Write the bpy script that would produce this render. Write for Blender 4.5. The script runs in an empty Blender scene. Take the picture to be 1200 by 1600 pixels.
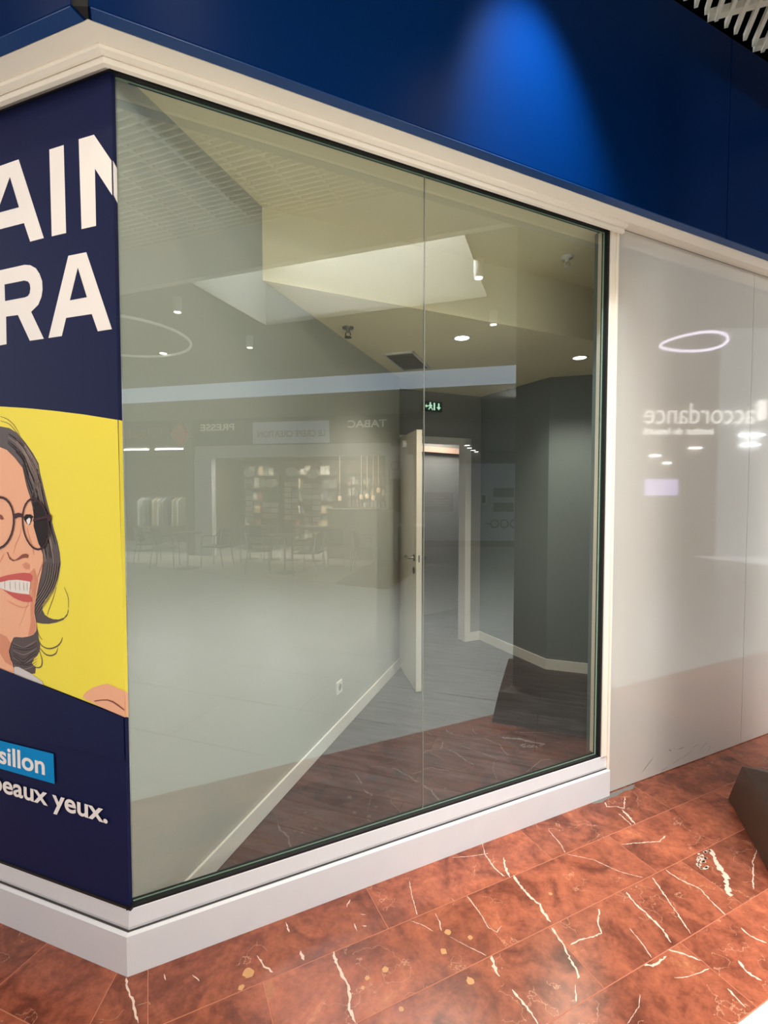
import bpy, bmesh, math, random
from mathutils import Vector, Matrix
random.seed(7)
scene = bpy.context.scene
PI = math.pi

def az(deg):
    a = math.radians(deg)
    return Vector((math.sin(a), math.cos(a), 0.0))

# ---- plan axes of the place (metres) -------------------------------------
K = Vector((-0.826, 1.5245, 0.0))      # outer corner of the shopfront plinth
U = az(64.5)                           # along the right-hand front
N = -az(-25.5)                         # out of the right-hand front
VL = az(-70.5)                         # along the left-hand front
VN = Vector((VL.y, -VL.x, 0.0))
if VN.dot(-K) < 0: VN = -VN            # out of the left-hand front
A1 = az(109.5); B1 = az(19.5)          # the grid of the mall (and of the empty unit)

def W(s, n, z=0.0): return K + U*s + N*n + Vector((0, 0, z))
def L(t, n, z=0.0): return K + VL*t + VN*n + Vector((0, 0, z))
def I(a, b, z=0.0): return K + B1*a + A1*b + Vector((0, 0, z))
def M(x, y, z=0.0):                    # mall plan: points of the hall in front of the window
    p = Vector((x, y, z)); m = (p - K).dot(N)
    return p - N*(2*m + 0.08)
def G(a, b, z=0.0): return K - N*0.08 + A1*a + B1*b + Vector((0, 0, z))

# ---- camera ---------------------------------------------------------------
cam_d = bpy.data.cameras.new('camera'); cam = bpy.data.objects.new('camera', cam_d)
scene.collection.objects.link(cam); scene.camera = cam
cam.location = (0, 0, 1.56)
pitch = math.atan(31/770)
cam.rotation_euler = (PI/2 - pitch, 0, 0)
cam_d.sensor_fit = 'HORIZONTAL'; cam_d.sensor_width = 36.0
cam_d.lens = 36.0*770/1200
cam_d.clip_start = 0.02; cam_d.clip_end = 200

# ---- exposure, world ------------------------------------------------------
scene.view_settings.view_transform = 'Standard'
scene.view_settings.look = 'None'
scene.view_settings.gamma = 1.0
scene.view_settings.use_curve_mapping = False
scene.view_settings.exposure = 0.07
wd = bpy.data.worlds.new('daylight'); scene.world = wd; wd.use_nodes = True
bg = wd.node_tree.nodes['Background']
bg.inputs[0].default_value = (0.93, 0.96, 1.0, 1); bg.inputs[1].default_value = 1.4

def add_light(name, kind, loc, power, color=(1, 1, 1), size=0.1, aim=None, spot=60, blend=0.5, size_y=None):
    d = bpy.data.lights.new(name, kind); d.energy = power; d.color = color
    if kind == 'AREA':
        d.size = size
        if size_y: d.shape = 'RECTANGLE'; d.size_y = size_y
    else: d.shadow_soft_size = size
    if kind == 'SPOT': d.spot_size = math.radians(spot); d.spot_blend = blend
    o = bpy.data.objects.new(name, d); scene.collection.objects.link(o)
    o.location = loc
    if aim is not None:
        o.rotation_euler = (Vector(aim) - Vector(loc)).to_track_quat('-Z', 'Y').to_euler()
    return o
WARM = (1.0, 0.80, 0.60)
# a spot lamp under the slatted ceiling washes the blue fascia
add_light('fascia_spotlight_light', 'SPOT', W(1.38, 0.60, 3.93), 360, (0.8, 0.93, 1.0), 0.05, W(1.52, 0.143, 2.92), 50, 1.0)
# added warm spots, no fixtures seen, brightening the shopfront and the red floor
for p_, q_ in ((M(-2.6, 3.9, 3.9), W(0.55, 0.1, 2.8)), (M(-4.6, 5.6, 3.5), W(0.1, 0.1, 2.2))):
    add_light('added_warm_spot', 'SPOT', p_, 130, WARM, 0.06, q_, 42, 1.0)
for p_ in (W(0.25, 1.05, 3.85), W(1.6, 1.05, 3.85), L(0.9, 1.0, 3.85)):  # unseen overhead spots added to lift the red floor and its bounce
    add_light('added_front_spot', 'SPOT', p_, 48, WARM, 0.05, p_ - Vector((0, 0, 1)), 120, 1.0)
# lamps inside the empty unit, at its recessed downlights
for p in (I(2.02, 0.69, 2.50), I(2.77, 1.42, 2.50)):
    add_light('downlight_light', 'SPOT', p, 60, (1, 0.9, 0.76), 0.05, p - Vector((0, 0, 1)), 128, 0.8)
# the skylight well of the hall
sky_l = add_light('skylight_light', 'AREA', G(3.46, -0.78, 4.56), 470, (0.95, 0.98, 1.0), 1.15, None, size_y=2.4)
sky_l.rotation_euler = (0, 0, math.radians(-19.5))

# added unseen area light for cool hall daylight, behind the stone column
add_light('hall_daylight_fill', 'AREA', M(3.05, 9.0, 3.2), 130, (0.92, 0.97, 1.0), 1.1, W(1.2, 0, 1.2), size_y=0.6)

# ---- helpers --------------------------------------------------------------
def lin(c):
    return tuple((x/255/12.92 if x/255 <= 0.04045 else ((x/255 + 0.055)/1.055)**2.4) for x in c)

def mat(name, rgb, rough=0.6, metal=0.0, spec=0.5, emit=None, es=1.0, noise=0.0, scale=8.0, bump=0.0):
    m = bpy.data.materials.new(name); m.use_nodes = True
    nt = m.node_tree; b = nt.nodes['Principled BSDF']
    c = (*lin(rgb), 1)
    b.inputs['Base Color'].default_value = c
    b.inputs['Roughness'].default_value = rough
    b.inputs['Metallic'].default_value = metal
    b.inputs['Specular IOR Level'].default_value = spec
    if emit:
        b.inputs['Emission Color'].default_value = (*lin(emit), 1); b.inputs['Emission Strength'].default_value = es
    tc = nt.nodes.new('ShaderNodeTexCoord'); nz = nt.nodes.new('ShaderNodeTexNoise')
    nz.inputs['Scale'].default_value = scale; nz.inputs['Detail'].default_value = 5
    nt.links.new(tc.outputs['Object'], nz.inputs['Vector'])
    if noise:
        mx = nt.nodes.new('ShaderNodeMix'); mx.data_type = 'RGBA'
        mx.inputs[6].default_value = tuple(x*(1 - noise) for x in c[:3]) + (1,)
        mx.inputs[7].default_value = tuple(min(1, x*(1 + noise)) for x in c[:3]) + (1,)
        nt.links.new(nz.outputs['Fac'], mx.inputs[0]); nt.links.new(mx.outputs[2], b.inputs['Base Color'])
    if bump:
        bp = nt.nodes.new('ShaderNodeBump'); bp.inputs['Strength'].default_value = bump; bp.inputs['Distance'].default_value = 0.004
        nt.links.new(nz.outputs['Fac'], bp.inputs['Height']); nt.links.new(bp.outputs['Normal'], b.inputs['Normal'])
    return m

def tag(o, label=None, cat=None, group=None, kind=None):
    if label: o['label'] = label
    if cat: o['category'] = cat
    if group: o['group'] = group
    if kind: o['kind'] = kind
    return o
def struct(o): o['kind'] = 'structure'; return o

def empty(name, loc, rz=0.0):
    o = bpy.data.objects.new(name, None); scene.collection.objects.link(o)
    o.location = loc; o.rotation_euler = (0, 0, rz); o.empty_display_size = 0.05
    return o

class MB:
    def __init__(self): self.v = []; self.f = []; self.mi = []; self.cur = 0; self.smooth = False; self.sm = []
    def add(self, vs, fs):
        b = len(self.v); self.v += [Vector(x) for x in vs]
        for f in fs: self.f.append([b + i for i in f]); self.mi.append(self.cur); self.sm.append(self.smooth)
        return self
    def poly(self, pts): return self.add(pts, [list(range(len(pts)))])
    def hexa(self, lo, hi):            # two matching loops, closed into a solid
        n = len(lo)
        return self.add(list(lo) + list(hi), [list(range(n))[::-1], list(range(n, 2*n))] +
                        [[i, (i + 1) % n, n + (i + 1) % n, n + i] for i in range(n)])
    def prism(self, pts, z0, z1):
        return self.hexa([Vector((p[0], p[1], z0)) for p in pts], [Vector((p[0], p[1], z1)) for p in pts])
    def box(self, c, d, rz=0.0):
        cx, cy, cz = c; hx, hy, hz = d[0]/2, d[1]/2, d[2]/2
        ca, sa = math.cos(rz), math.sin(rz)
        pts = [(cx + x*ca - y*sa, cy + x*sa + y*ca) for x, y in ((-hx, -hy), (hx, -hy), (hx, hy), (-hx, hy))]
        return self.prism(pts, cz - hz, cz + hz)
    def sbox(self, F, s0, s1, n0, n1, z0, z1):   # box in a plan frame F(s, n, z)
        return self.hexa([F(s0, n0, z0), F(s1, n0, z0), F(s1, n1, z0), F(s0, n1, z0)],
                         [F(s0, n0, z1), F(s1, n0, z1), F(s1, n1, z1), F(s0, n1, z1)])
    def bar(self, p, q, r, k=10): return self.tube([p, q], r, k)
    def tube(self, path, r, k=8, closed=False):
        P = [Vector(p) for p in path]; n = len(P); rings = []
        for i, p in enumerate(P):
            a = P[(i - 1) % n] if (closed or i > 0) else p
            b = P[(i + 1) % n] if (closed or i < n - 1) else p
            d = (b - a).normalized()
            up = Vector((0, 0, 1)) if abs(d.z) < 0.9 else Vector((1, 0, 0))
            x = d.cross(up).normalized(); y = d.cross(x).normalized()
            rr = r[i] if isinstance(r, (list, tuple)) else r
            rings.append([p + x*rr*math.cos(2*PI*j/k) + y*rr*math.sin(2*PI*j/k) for j in range(k)])
        vs = [q for ring in rings for q in ring]; fs = []
        for i in range(n if closed else n - 1):
            j2 = (i + 1) % n
            for j in range(k): fs.append([i*k + j, i*k + (j + 1) % k, j2*k + (j + 1) % k, j2*k + j])
        s = self.smooth; self.smooth = True; self.add(vs, fs); self.smooth = s
        if not closed:
            self.add(rings[0], [list(range(k))[::-1]]); self.add(rings[-1], [list(range(k))])
        return self
    def lathe(self, prof, c=(0, 0, 0), k=20, cap=True):
        vs = []; fs = []; m = len(prof); c = Vector(c)
        for r, z in prof:
            for j in range(k): vs.append(c + Vector((r*math.cos(2*PI*j/k), r*math.sin(2*PI*j/k), z)))
        for i in range(m - 1):
            for j in range(k): fs.append([i*k + j, i*k + (j + 1) % k, (i + 1)*k + (j + 1) % k, (i + 1)*k + j])
        s = self.smooth; self.smooth = True; self.add(vs, fs); self.smooth = s
        if cap: self.add(vs[:k], [list(range(k))[::-1]]); self.add(vs[-k:], [list(range(k))])
        return self
    def build(self, name, mats, parent=None, world=True, bevel=0.0):
        if not isinstance(mats, (list, tuple)): mats = [mats]
        off = Vector((0, 0, 0))
        if parent is not None and world:
            p = parent
            while p: off += Vector(p.location); p = p.parent
        me = bpy.data.meshes.new(name)
        base = Vector((0, 0, 0))
        if parent is None and self.v:
            xs = [q.x for q in self.v]; ys = [q.y for q in self.v]; zs = [q.z for q in self.v]
            base = Vector(((min(xs) + max(xs))/2, (min(ys) + max(ys))/2, min(zs))) if world else base
        me.from_pydata([tuple(q - off - base) for q in self.v], [], self.f)
        for m in mats: me.materials.append(m)
        for p, k, s in zip(me.polygons, self.mi, self.sm): p.material_index = k; p.use_smooth = s
        bm = bmesh.new(); bm.from_mesh(me)
        bmesh.ops.recalc_face_normals(bm, faces=bm.faces); bm.to_mesh(me); bm.free()
        o = bpy.data.objects.new(name, me); scene.collection.objects.link(o)
        o.location = base
        if parent is not None: o.parent = parent
        if bevel:
            bv = o.modifiers.new('bevel', 'BEVEL'); bv.width = bevel; bv.segments = 2; bv.limit_method = 'ANGLE'
        return o

def copy_tree(o, parent=None):
    c = o.copy(); scene.collection.objects.link(c)
    if parent is not None: c.parent = parent
    for ch in [x for x in bpy.data.objects if x.parent == o]: copy_tree(ch, c)
    return c

def lettering(name, body, org, xd, yd, width, height, m, parent, bold=0.0, thick=0.002, left=True, world=True):
    cu = bpy.data.curves.new('txt', 'FONT'); cu.body = body; cu.size = 1.0; cu.offset = bold
    cu.resolution_u = 6
    to = bpy.data.objects.new('txt', cu); scene.collection.objects.link(to)
    bpy.context.view_layer.update()
    dg = bpy.context.evaluated_depsgraph_get()
    me = bpy.data.meshes.new_from_object(to.evaluated_get(dg))
    bpy.data.objects.remove(to); bpy.data.curves.remove(cu)
    xs = [q.co.x for q in me.vertices]; ys = [q.co.y for q in me.vertices]
    x0, x1, y0, y1 = min(xs), max(xs), min(ys), max(ys)
    fx = width/(x1 - x0); fy = height/(y1 - y0)
    xd = Vector(xd).normalized(); yd = Vector(yd).normalized(); zd = xd.cross(yd)
    off = Vector((0, 0, 0)); p = parent
    while world and p: off += Vector(p.location); p = p.parent
    for q in me.vertices:
        q.co = Vector(org) + xd*((q.co.x - x0)*fx) + yd*((q.co.y - y0)*fy) - off
    me.name = name; me.materials.clear(); me.materials.append(m)
    if thick:
        bm = bmesh.new(); bm.from_mesh(me)
        r = bmesh.ops.extrude_face_region(bm, geom=list(bm.faces))
        bmesh.ops.translate(bm, verts=[g for g in r['geom'] if isinstance(g, bmesh.types.BMVert)], vec=zd*thick)
        bm.to_mesh(me); bm.free()
    o = bpy.data.objects.new(name, me); scene.collection.objects.link(o); o.parent = parent
    return o

ART = {
    'A1': [(0.515,2.6649),(0.4215,2.6667),(0.3145,2.3923),(0.3783,2.3913),(0.405,2.4564),(0.5638,2.4566),(0.5768,2.3829),(0.6555,2.379)],
    'A1h': [(0.4653,2.6184),(0.4261,2.5119),(0.5343,2.5121)],
    'I': [(0.279,2.6662),(0.2149,2.666),(0.214,2.3912),(0.2784,2.3917)],
    'N': [(0.15,2.6687),(0.0857,2.6677),(0.0167,2.574),(0.0168,2.4705),(0.0848,2.5646),(0.0855,2.3911),(0.147,2.3917)],
    'R': [(0.5799,2.3185),(0.5251,2.3201),(0.4087,2.3204),(0.3814,2.3154),(0.3549,2.3011),(0.3389,2.281),(0.3278,2.2561),(0.3269,2.228),(0.3325,2.2054),(0.3482,2.1816),(0.383,2.1623),(0.3272,2.0678),(0.393,2.0678),(0.4468,2.1594),(0.5049,2.1609),(0.507,2.0677),(0.5868,2.0657)],
    'Rh': [(0.5072,2.2692),(0.4108,2.2687),(0.3938,2.2635),(0.3853,2.2538),(0.3832,2.2394),(0.3872,2.2243),(0.3958,2.216),(0.4097,2.2135),(0.5069,2.2135)],
    'A2': [(0.2071,2.3185),(0.1292,2.3174),(0.0298,2.0669),(0.0884,2.0666),(0.1122,2.123),(0.2236,2.1238),(0.2449,2.0681),(0.3059,2.0679)],
    'A2h': [(0.1665,2.2748),(0.1307,2.1777),(0.2045,2.1773)],
    'yellow': [(0.7488,1.8706),(0.5463,1.8577),(0.4198,1.8451),(0.2906,1.829),(0.1567,1.8098),(0.0143,1.7855),(0.0072,0.8423),(0.7965,0.961)],
    'navy': [(0.7965,0.961),(0.5888,0.9313),(0.0072,0.8417)],
    'face': [(0.6876,1.7232),(0.5528,1.7171),(0.5191,1.7064),(0.4811,1.6784),(0.4438,1.6432),(0.4272,1.5818),(0.4099,1.5398),(0.4005,1.5056),(0.3917,1.4561),(0.3827,1.4105),(0.3721,1.3803),(0.3583,1.3503),(0.3563,1.3199)],
    'face2': [(0.3564,1.3324),(0.3648,1.2938),(0.3812,1.2468),(0.3955,1.1996),(0.4044,1.1679),(0.4064,1.1444),(0.3999,1.1178),(0.3969,1.0986),(0.4002,1.0828),(0.4128,1.0691),(0.4407,1.0593),(0.4688,1.0533),(0.5027,1.0516),(0.5142,1.048),(0.5277,1.0267),(0.5405,0.9973),(0.5393,0.9733),(0.525,0.9589),(0.5152,0.92),(0.7272,0.9353)],
    'hair': [(0.6832,1.8106),(0.6068,1.7972),(0.5495,1.7888),(0.5045,1.7811),(0.4663,1.7622),(0.4292,1.7304),(0.3929,1.6915),(0.3675,1.657),(0.3624,1.6268),(0.3529,1.5966),(0.3422,1.5589),(0.3282,1.5139),(0.3141,1.469),(0.3025,1.4317),(0.2883,1.3946),(0.2793,1.3574),(0.2766,1.32)],
    'hair2': [(0.2768,1.3286),(0.2825,1.2982),(0.293,1.2674),(0.3097,1.2399),(0.3317,1.2137),(0.3537,1.1949),(0.3679,1.1746),(0.369,1.1591),(0.3584,1.1426),(0.3401,1.1346),(0.319,1.1306),(0.2928,1.1318),(0.2665,1.1409),(0.2526,1.1553),(0.2479,1.1726),(0.2462,1.1633),(0.2529,1.1477),(0.272,1.1321),(0.3037,1.1205),(0.3409,1.1126),(0.3731,1.1105),(0.399,1.112),(0.3955,1.091),(0.3913,1.0603),(0.3842,1.0338),(0.3877,1.0139),(0.3993,0.997),(0.4163,0.9834),(0.428,0.9663),(0.4093,0.9528),(0.4128,0.9327),(0.4351,0.928),(0.4962,0.9383),(0.5303,0.9422),(0.5509,0.9961),(0.5257,1.0469),(0.7209,1.0606)],
    'shirt': [(0.5159,0.9439),(0.493,0.9467),(0.4735,0.9411),(0.4404,0.9332),(0.4078,0.9216),(0.3757,0.9081),(0.376,0.8983),(0.5171,0.9157)],
    'lens_r': [(0.3226,1.453),(0.3223,1.4337),(0.3251,1.4153),(0.3309,1.3986),(0.3394,1.3846),(0.3502,1.3738),(0.3629,1.3668),(0.3768,1.3641),(0.3912,1.3657),(0.4054,1.3717),(0.4186,1.3818),(0.4302,1.3954),(0.4396,1.4119),(0.4462,1.4305),(0.4498,1.4502),(0.4501,1.47),(0.4471,1.4888),(0.441,1.5057),(0.4321,1.5197),(0.4209,1.5303),(0.408,1.5369),(0.394,1.5391),(0.3796,1.537),(0.3657,1.5306),(0.3527,1.5204),(0.3415,1.5067),(0.3325,1.4904),(0.3261,1.4722)],
    'lens_l': [(0.4909,1.4532),(0.4956,1.4328),(0.5041,1.4133),(0.5159,1.3956),(0.5305,1.3805),(0.5473,1.3689),(0.5653,1.3614),(0.5838,1.3583),(0.6017,1.36),(0.6181,1.3663),(0.6323,1.377),(0.6433,1.3915),(0.6507,1.4091),(0.654,1.4289),(0.6531,1.4499),(0.648,1.4708),(0.639,1.4908),(0.6266,1.5086),(0.6114,1.5235),(0.5943,1.5347),(0.5761,1.5416),(0.5578,1.5439),(0.5403,1.5417),(0.5244,1.535),(0.5108,1.5242),(0.5003,1.5099),(0.4933,1.4927),(0.4901,1.4735)],
    'bridge': [(0.4924,1.4832),(0.4697,1.4893),(0.4461,1.4858),(0.4444,1.4735),(0.4704,1.4738),(0.4846,1.4678),(0.4929,1.4715)],
    'hinge': [(0.3277,1.4838),(0.3212,1.4895),(0.31,1.4822),(0.3106,1.4671),(0.3197,1.4613),(0.33,1.4649)],
    'lenshair': [(0.3997,1.5246),(0.3779,1.5305),(0.3518,1.5174),(0.3318,1.4875),(0.3268,1.4536),(0.3318,1.4196),(0.3462,1.3888),(0.3619,1.3692),(0.3757,1.384),(0.3854,1.4104),(0.3976,1.4445),(0.3952,1.4751),(0.3951,1.5056)],
    'temple': [(0.3965,1.4693),(0.3268,1.4819),(0.326,1.4744),(0.3969,1.4598)],
    'eye': [(0.443,1.4666),(0.4316,1.4764),(0.4124,1.4805),(0.4017,1.475),(0.4078,1.4596),(0.4164,1.4479),(0.4299,1.4514)],
    'eyewhite': [(0.4305,1.4649),(0.417,1.4728),(0.4096,1.4691),(0.4135,1.4537),(0.4219,1.4485),(0.4287,1.4561)],
    'brow': [(0.4427,1.4743),(0.4313,1.4841),(0.4095,1.4844),(0.3962,1.477),(0.3964,1.472),(0.4125,1.4767),(0.4289,1.4764),(0.4393,1.4647)],
    'eyel': [(0.5635,1.4821),(0.5522,1.4783),(0.5441,1.4667),(0.5529,1.4626),(0.5643,1.4663),(0.5818,1.464),(0.581,1.4799)],
    'cheekfold': [(0.535,1.3508),(0.5283,1.3491),(0.5215,1.3356),(0.5077,1.3263),(0.4937,1.3242),(0.4793,1.3315),(0.4564,1.3454),(0.437,1.3489),(0.4245,1.3437),(0.4293,1.3338),(0.4392,1.3345),(0.4542,1.3327),(0.4768,1.325),(0.5024,1.3187),(0.5219,1.3257)],
    'nshade': [(0.4579,1.3103),(0.4382,1.319),(0.4221,1.3101),(0.4243,1.2965),(0.4393,1.2929),(0.4517,1.3009)],
    'lipu': [(0.6637,1.2332),(0.6093,1.2506),(0.5738,1.2587),(0.5388,1.2679),(0.4816,1.2778),(0.4508,1.2814),(0.4205,1.2812),(0.4089,1.2729),(0.4115,1.2623),(0.419,1.2522),(0.4492,1.2543),(0.4826,1.2554),(0.5281,1.2511),(0.5746,1.2407),(0.6222,1.2277)],
    'teeth': [(0.6221,1.2297),(0.5746,1.2407),(0.5281,1.2511),(0.4826,1.2554),(0.4492,1.2543),(0.4195,1.2522),(0.4225,1.2326),(0.4279,1.2081),(0.4622,1.2085),(0.5185,1.2105),(0.5526,1.2162),(0.587,1.2259)],
    'lipl': [(0.5641,1.2174),(0.5526,1.2154),(0.5185,1.2097),(0.4847,1.2069),(0.4623,1.2065),(0.428,1.207),(0.4163,1.1981),(0.4125,1.1848),(0.4357,1.1803),(0.4579,1.1802),(0.4856,1.1852),(0.5079,1.1915),(0.5415,1.207)],
    'hand': [(0.19,0.8795),(0.1862,0.8895),(0.1758,0.9003),(0.143,0.9198),(0.1083,0.9329),(0.0816,0.9402),(0.0602,0.9371),(0.039,0.9312),(0.0203,0.929),(0.0078,0.926),(0.0083,0.8409),(0.1106,0.8592)],
    'crease': [(0.1419,0.8759),(0.1098,0.8846),(0.0807,0.8895),(0.0569,0.8874),(0.0335,0.8787),(0.0104,0.8668),(0.0105,0.8624),(0.036,0.8732),(0.0594,0.8822),(0.0808,0.8854),(0.11,0.8809),(0.1346,0.8743)],
    'lock1': [(0.3916,1.0525),(0.3761,1.0346),(0.3442,1.0272),(0.3067,1.0381),(0.2852,1.0556),(0.2767,1.0736)],
    'lock2': [(0.3873,1.0257),(0.361,1.0071),(0.3344,1.0043),(0.3102,1.0147),(0.299,1.0351)],
    'lock3': [(0.3877,1.0139),(0.377,0.984),(0.3817,0.962),(0.401,0.9546),(0.4227,0.959)],
    'lock4': [(0.2992,1.2406),(0.3164,1.2014),(0.3392,1.1577),(0.3451,1.1418)],
    'lock5': [(0.2629,1.2429),(0.2461,1.2103),(0.2459,1.1727)],
    'lock6': [(0.3955,1.091),(0.3883,1.0683),(0.3726,1.0544)],
    'lock7': [(0.5479,1.8236),(0.5088,1.8101),(0.4764,1.7856),(0.4503,1.7502)],
    'lock8': [(0.5486,1.8082),(0.5039,1.7945),(0.4663,1.7622),(0.4243,1.7189),(0.3882,1.6763)],
    'cyan': [(0.7222,0.6645),(0.601,0.6663),(0.3285,0.6659),(0.3271,0.561),(0.6057,0.5629),(0.7273,0.5622)],
}
VEINS=[
(0.0047,[(1.405,0.204),(1.391,0.258),(1.393,0.322),(1.398,0.357),(1.382,0.401),(1.38,0.43)]),
(0.0035,[(1.367,0.449),(1.354,0.512),(1.338,0.557),(1.326,0.6),(1.306,0.63)]),
(0.0019,[(1.283,0.638),(1.242,0.68)]),
(0.0022,[(1.375,0.531),(1.421,0.53),(1.461,0.54),(1.509,0.544),(1.53,0.512),(1.585,0.467)]),
(0.0038,[(1.746,0.456),(1.726,0.513),(1.727,0.566),(1.719,0.621),(1.695,0.674)]),
(0.0023,[(1.904,0.455),(1.868,0.526),(1.839,0.588),(1.791,0.684)]),
(0.0024,[(1.99,0.45),(1.992,0.503),(2.021,0.57),(2.004,0.613),(1.983,0.688)]),
(0.0050,[(2.162,0.103),(2.149,0.149),(2.126,0.201)]),
(0.0026,[(2.135,0.025),(2.114,0.056),(2.157,0.076),(2.179,0.101),(2.265,0.039)]),
(0.0025,[(2.121,0.118),(2.115,0.159),(2.105,0.201)]),
(0.0023,[(1.955,0.269),(2.018,0.29),(2.121,0.329),(2.181,0.317)]),
(0.0101,[(2.28,0.456),(2.244,0.495),(2.202,0.541),(2.186,0.571),(2.125,0.614),(2.089,0.643)]),
(0.0022,[(2.525,0.522),(2.366,0.579),(2.205,0.664)]),
(0.0028,[(1.661,0.689),(1.693,0.717),(1.724,0.762)]),
(0.0030,[(1.633,0.701),(1.596,0.701),(1.57,0.704),(1.538,0.689)]),
(0.0013,[(1.586,0.759),(1.626,0.775),(1.678,0.784),(1.72,0.788)]),
(0.0043,[(1.833,0.814),(1.819,0.847),(1.828,0.886)]),
(0.0032,[(1.704,0.854),(1.7,0.881),(1.693,0.909)]),
(0.0029,[(1.975,0.743),(1.972,0.779),(1.991,0.816)]),
(0.0037,[(1.091,0.565),(1.096,0.603),(1.098,0.652),(1.09,0.674)]),
(0.0009,[(1.441,0.747),(1.404,0.771),(1.33,0.789)]),
(0.0014,[(1.616,0.572),(1.605,0.623),(1.584,0.682)]),
(0.0013,[(1.691,0.21),(1.766,0.28),(1.808,0.372),(1.869,0.438)]),
(0.0014,[(1.729,0.057),(1.71,0.155),(1.688,0.201)]),
(0.0046,[(0.627,0.2),(0.624,0.249),(0.624,0.289),(0.633,0.324),(0.622,0.37),(0.608,0.398),(0.611,0.44)]),
(0.0051,[(1.102,0.444),(1.088,0.478),(1.081,0.514)]),
(0.0016,[(1.007,0.045),(0.98,0.113),(0.967,0.162),(0.956,0.198)]),
(0.0021,[(1.402,-0.006),(1.368,0.063),(1.359,0.139),(1.366,0.192)]),
(0.0043,[(1.43,0.106),(1.399,0.158),(1.382,0.202)]),
(0.0027,[(0.391,0.105),(0.406,0.153),(0.427,0.187)]),
(0.0019,[(1.021,0.219),(1.016,0.257),(1.001,0.293)]),
(0.0011,[(1.015,0.323),(1.046,0.374),(1.089,0.438)]),
(0.0015,[(1.173,0.206),(1.171,0.29),(1.161,0.355),(1.177,0.382),(1.208,0.368)]),
(0.0041,[(0.529,0.153),(0.527,0.191)]),
(0.0039,[(0.757,0.029),(0.735,0.051)]),
(0.0022,[(0.512,0.016),(0.511,0.064)]),
(0.0018,[(0.733,0.131),(0.732,0.164)]),
(0.0011,[(0.92,0.206),(0.953,0.242),(0.975,0.28)]),
(0.0013,[(1.388,0.059),(1.302,0.038),(1.233,0.012)]),
(0.0015,[(0.769,0.104),(0.784,0.114)]),
(0.0022,[(0.757,0.153),(0.77,0.161)]),
(0.0028,[(-0.004,-0.0),(0.003,0.046),(0.02,0.097),(0.026,0.134),(0.035,0.168)]),
(0.0016,[(0.108,0.039),(0.11,0.063)]),
(0.0016,[(0.188,0.081),(0.208,0.114)]),
(0.0009,[(0.029,0.112),(0.058,0.115)]),
]
SPOTS=[ (0.760,0.334,0.0121),(0.695,0.335,0.0092),(0.989,0.486,0.0157),(0.967,0.363,0.0126),(1.020,0.307,0.0124),(1.080,0.358,0.0101),(0.354,0.154,0.0186),(0.325,0.192,0.0103),(0.750,0.466,0.0086),(0.670,0.357,0.0071),(1.471,0.337,0.0080) ]

BLOTCH=[(2.262,0.459),(2.24,0.462),(2.21,0.459),(2.185,0.468),(2.16,0.478),(2.138,0.492),(2.136,0.51),(2.16,0.512),(2.175,0.49),(2.20,0.475)]

# ---- materials ------------------------------------------------------------
m_panel = mat('white_gloss_panel', (200, 191, 180), rough=0.55, spec=0.1, noise=0.02, scale=3)
m_frame = mat('cream_frame', (248, 234, 216), rough=0.35, noise=0.015, scale=20)
m_plinth = mat('plinth_white', (222, 219, 218), rough=0.4, noise=0.03, scale=14)
m_gasket = mat('black_gasket', (12, 13, 14), rough=0.5)
m_line = mat('dark_groove', (60, 55, 52), rough=0.8)
m_blue = mat('blue_metal_panel', (0, 31, 77), rough=0.36, spec=0.03, noise=0.02, scale=2)
m_blue_dark = mat('blue_metal_edge', (0, 42, 92), rough=0.4)
m_slat = mat('cream_slat', (245, 236, 218), rough=0.9, spec=0.1)
m_void = mat('black_void', (5, 5, 6), rough=1.0, spec=0.0)
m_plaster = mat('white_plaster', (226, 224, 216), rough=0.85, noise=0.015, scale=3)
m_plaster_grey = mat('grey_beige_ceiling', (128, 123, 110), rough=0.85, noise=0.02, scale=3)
m_roomwall = mat('pale_green_wall', (186, 188, 180), rough=0.8, noise=0.015, scale=4)
m_roomblue = mat('grey_blue_wall', (120, 131, 132), rough=0.75, noise=0.02, scale=4)
m_roomceil = mat('cream_room_ceiling', (246, 235, 202), rough=0.85, noise=0.015, scale=4)
m_backwall = mat('grey_back_wall', (146, 146, 144), rough=0.8, noise=0.02, scale=4)
m_white = mat('white_paint', (232, 230, 224), rough=0.45)
m_door = mat('pale_door', (222, 214, 200), rough=0.45, noise=0.01)
m_steel = mat('brushed_steel', (150, 146, 140), rough=0.3, metal=1.0)
m_black = mat('black_paint', (22, 22, 24), rough=0.5)
m_dark = mat('dark_grey_paint', (58, 56, 54), rough=0.5)
m_lamp = mat('lamp_glow', (255, 250, 240), emit=(255, 248, 235), es=14)
m_tube = mat('tube_glow', (255, 255, 255), emit=(255, 255, 255), es=12)
m_mortar = mat('grey_mortar', (120, 112, 104), rough=0.95, noise=0.25, scale=60, bump=0.5)
m_scuff = mat('scuff', (96, 84, 80), rough=0.8)

def nodes_of(m): return m.node_tree, m.node_tree.nodes['Principled BSDF']

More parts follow.
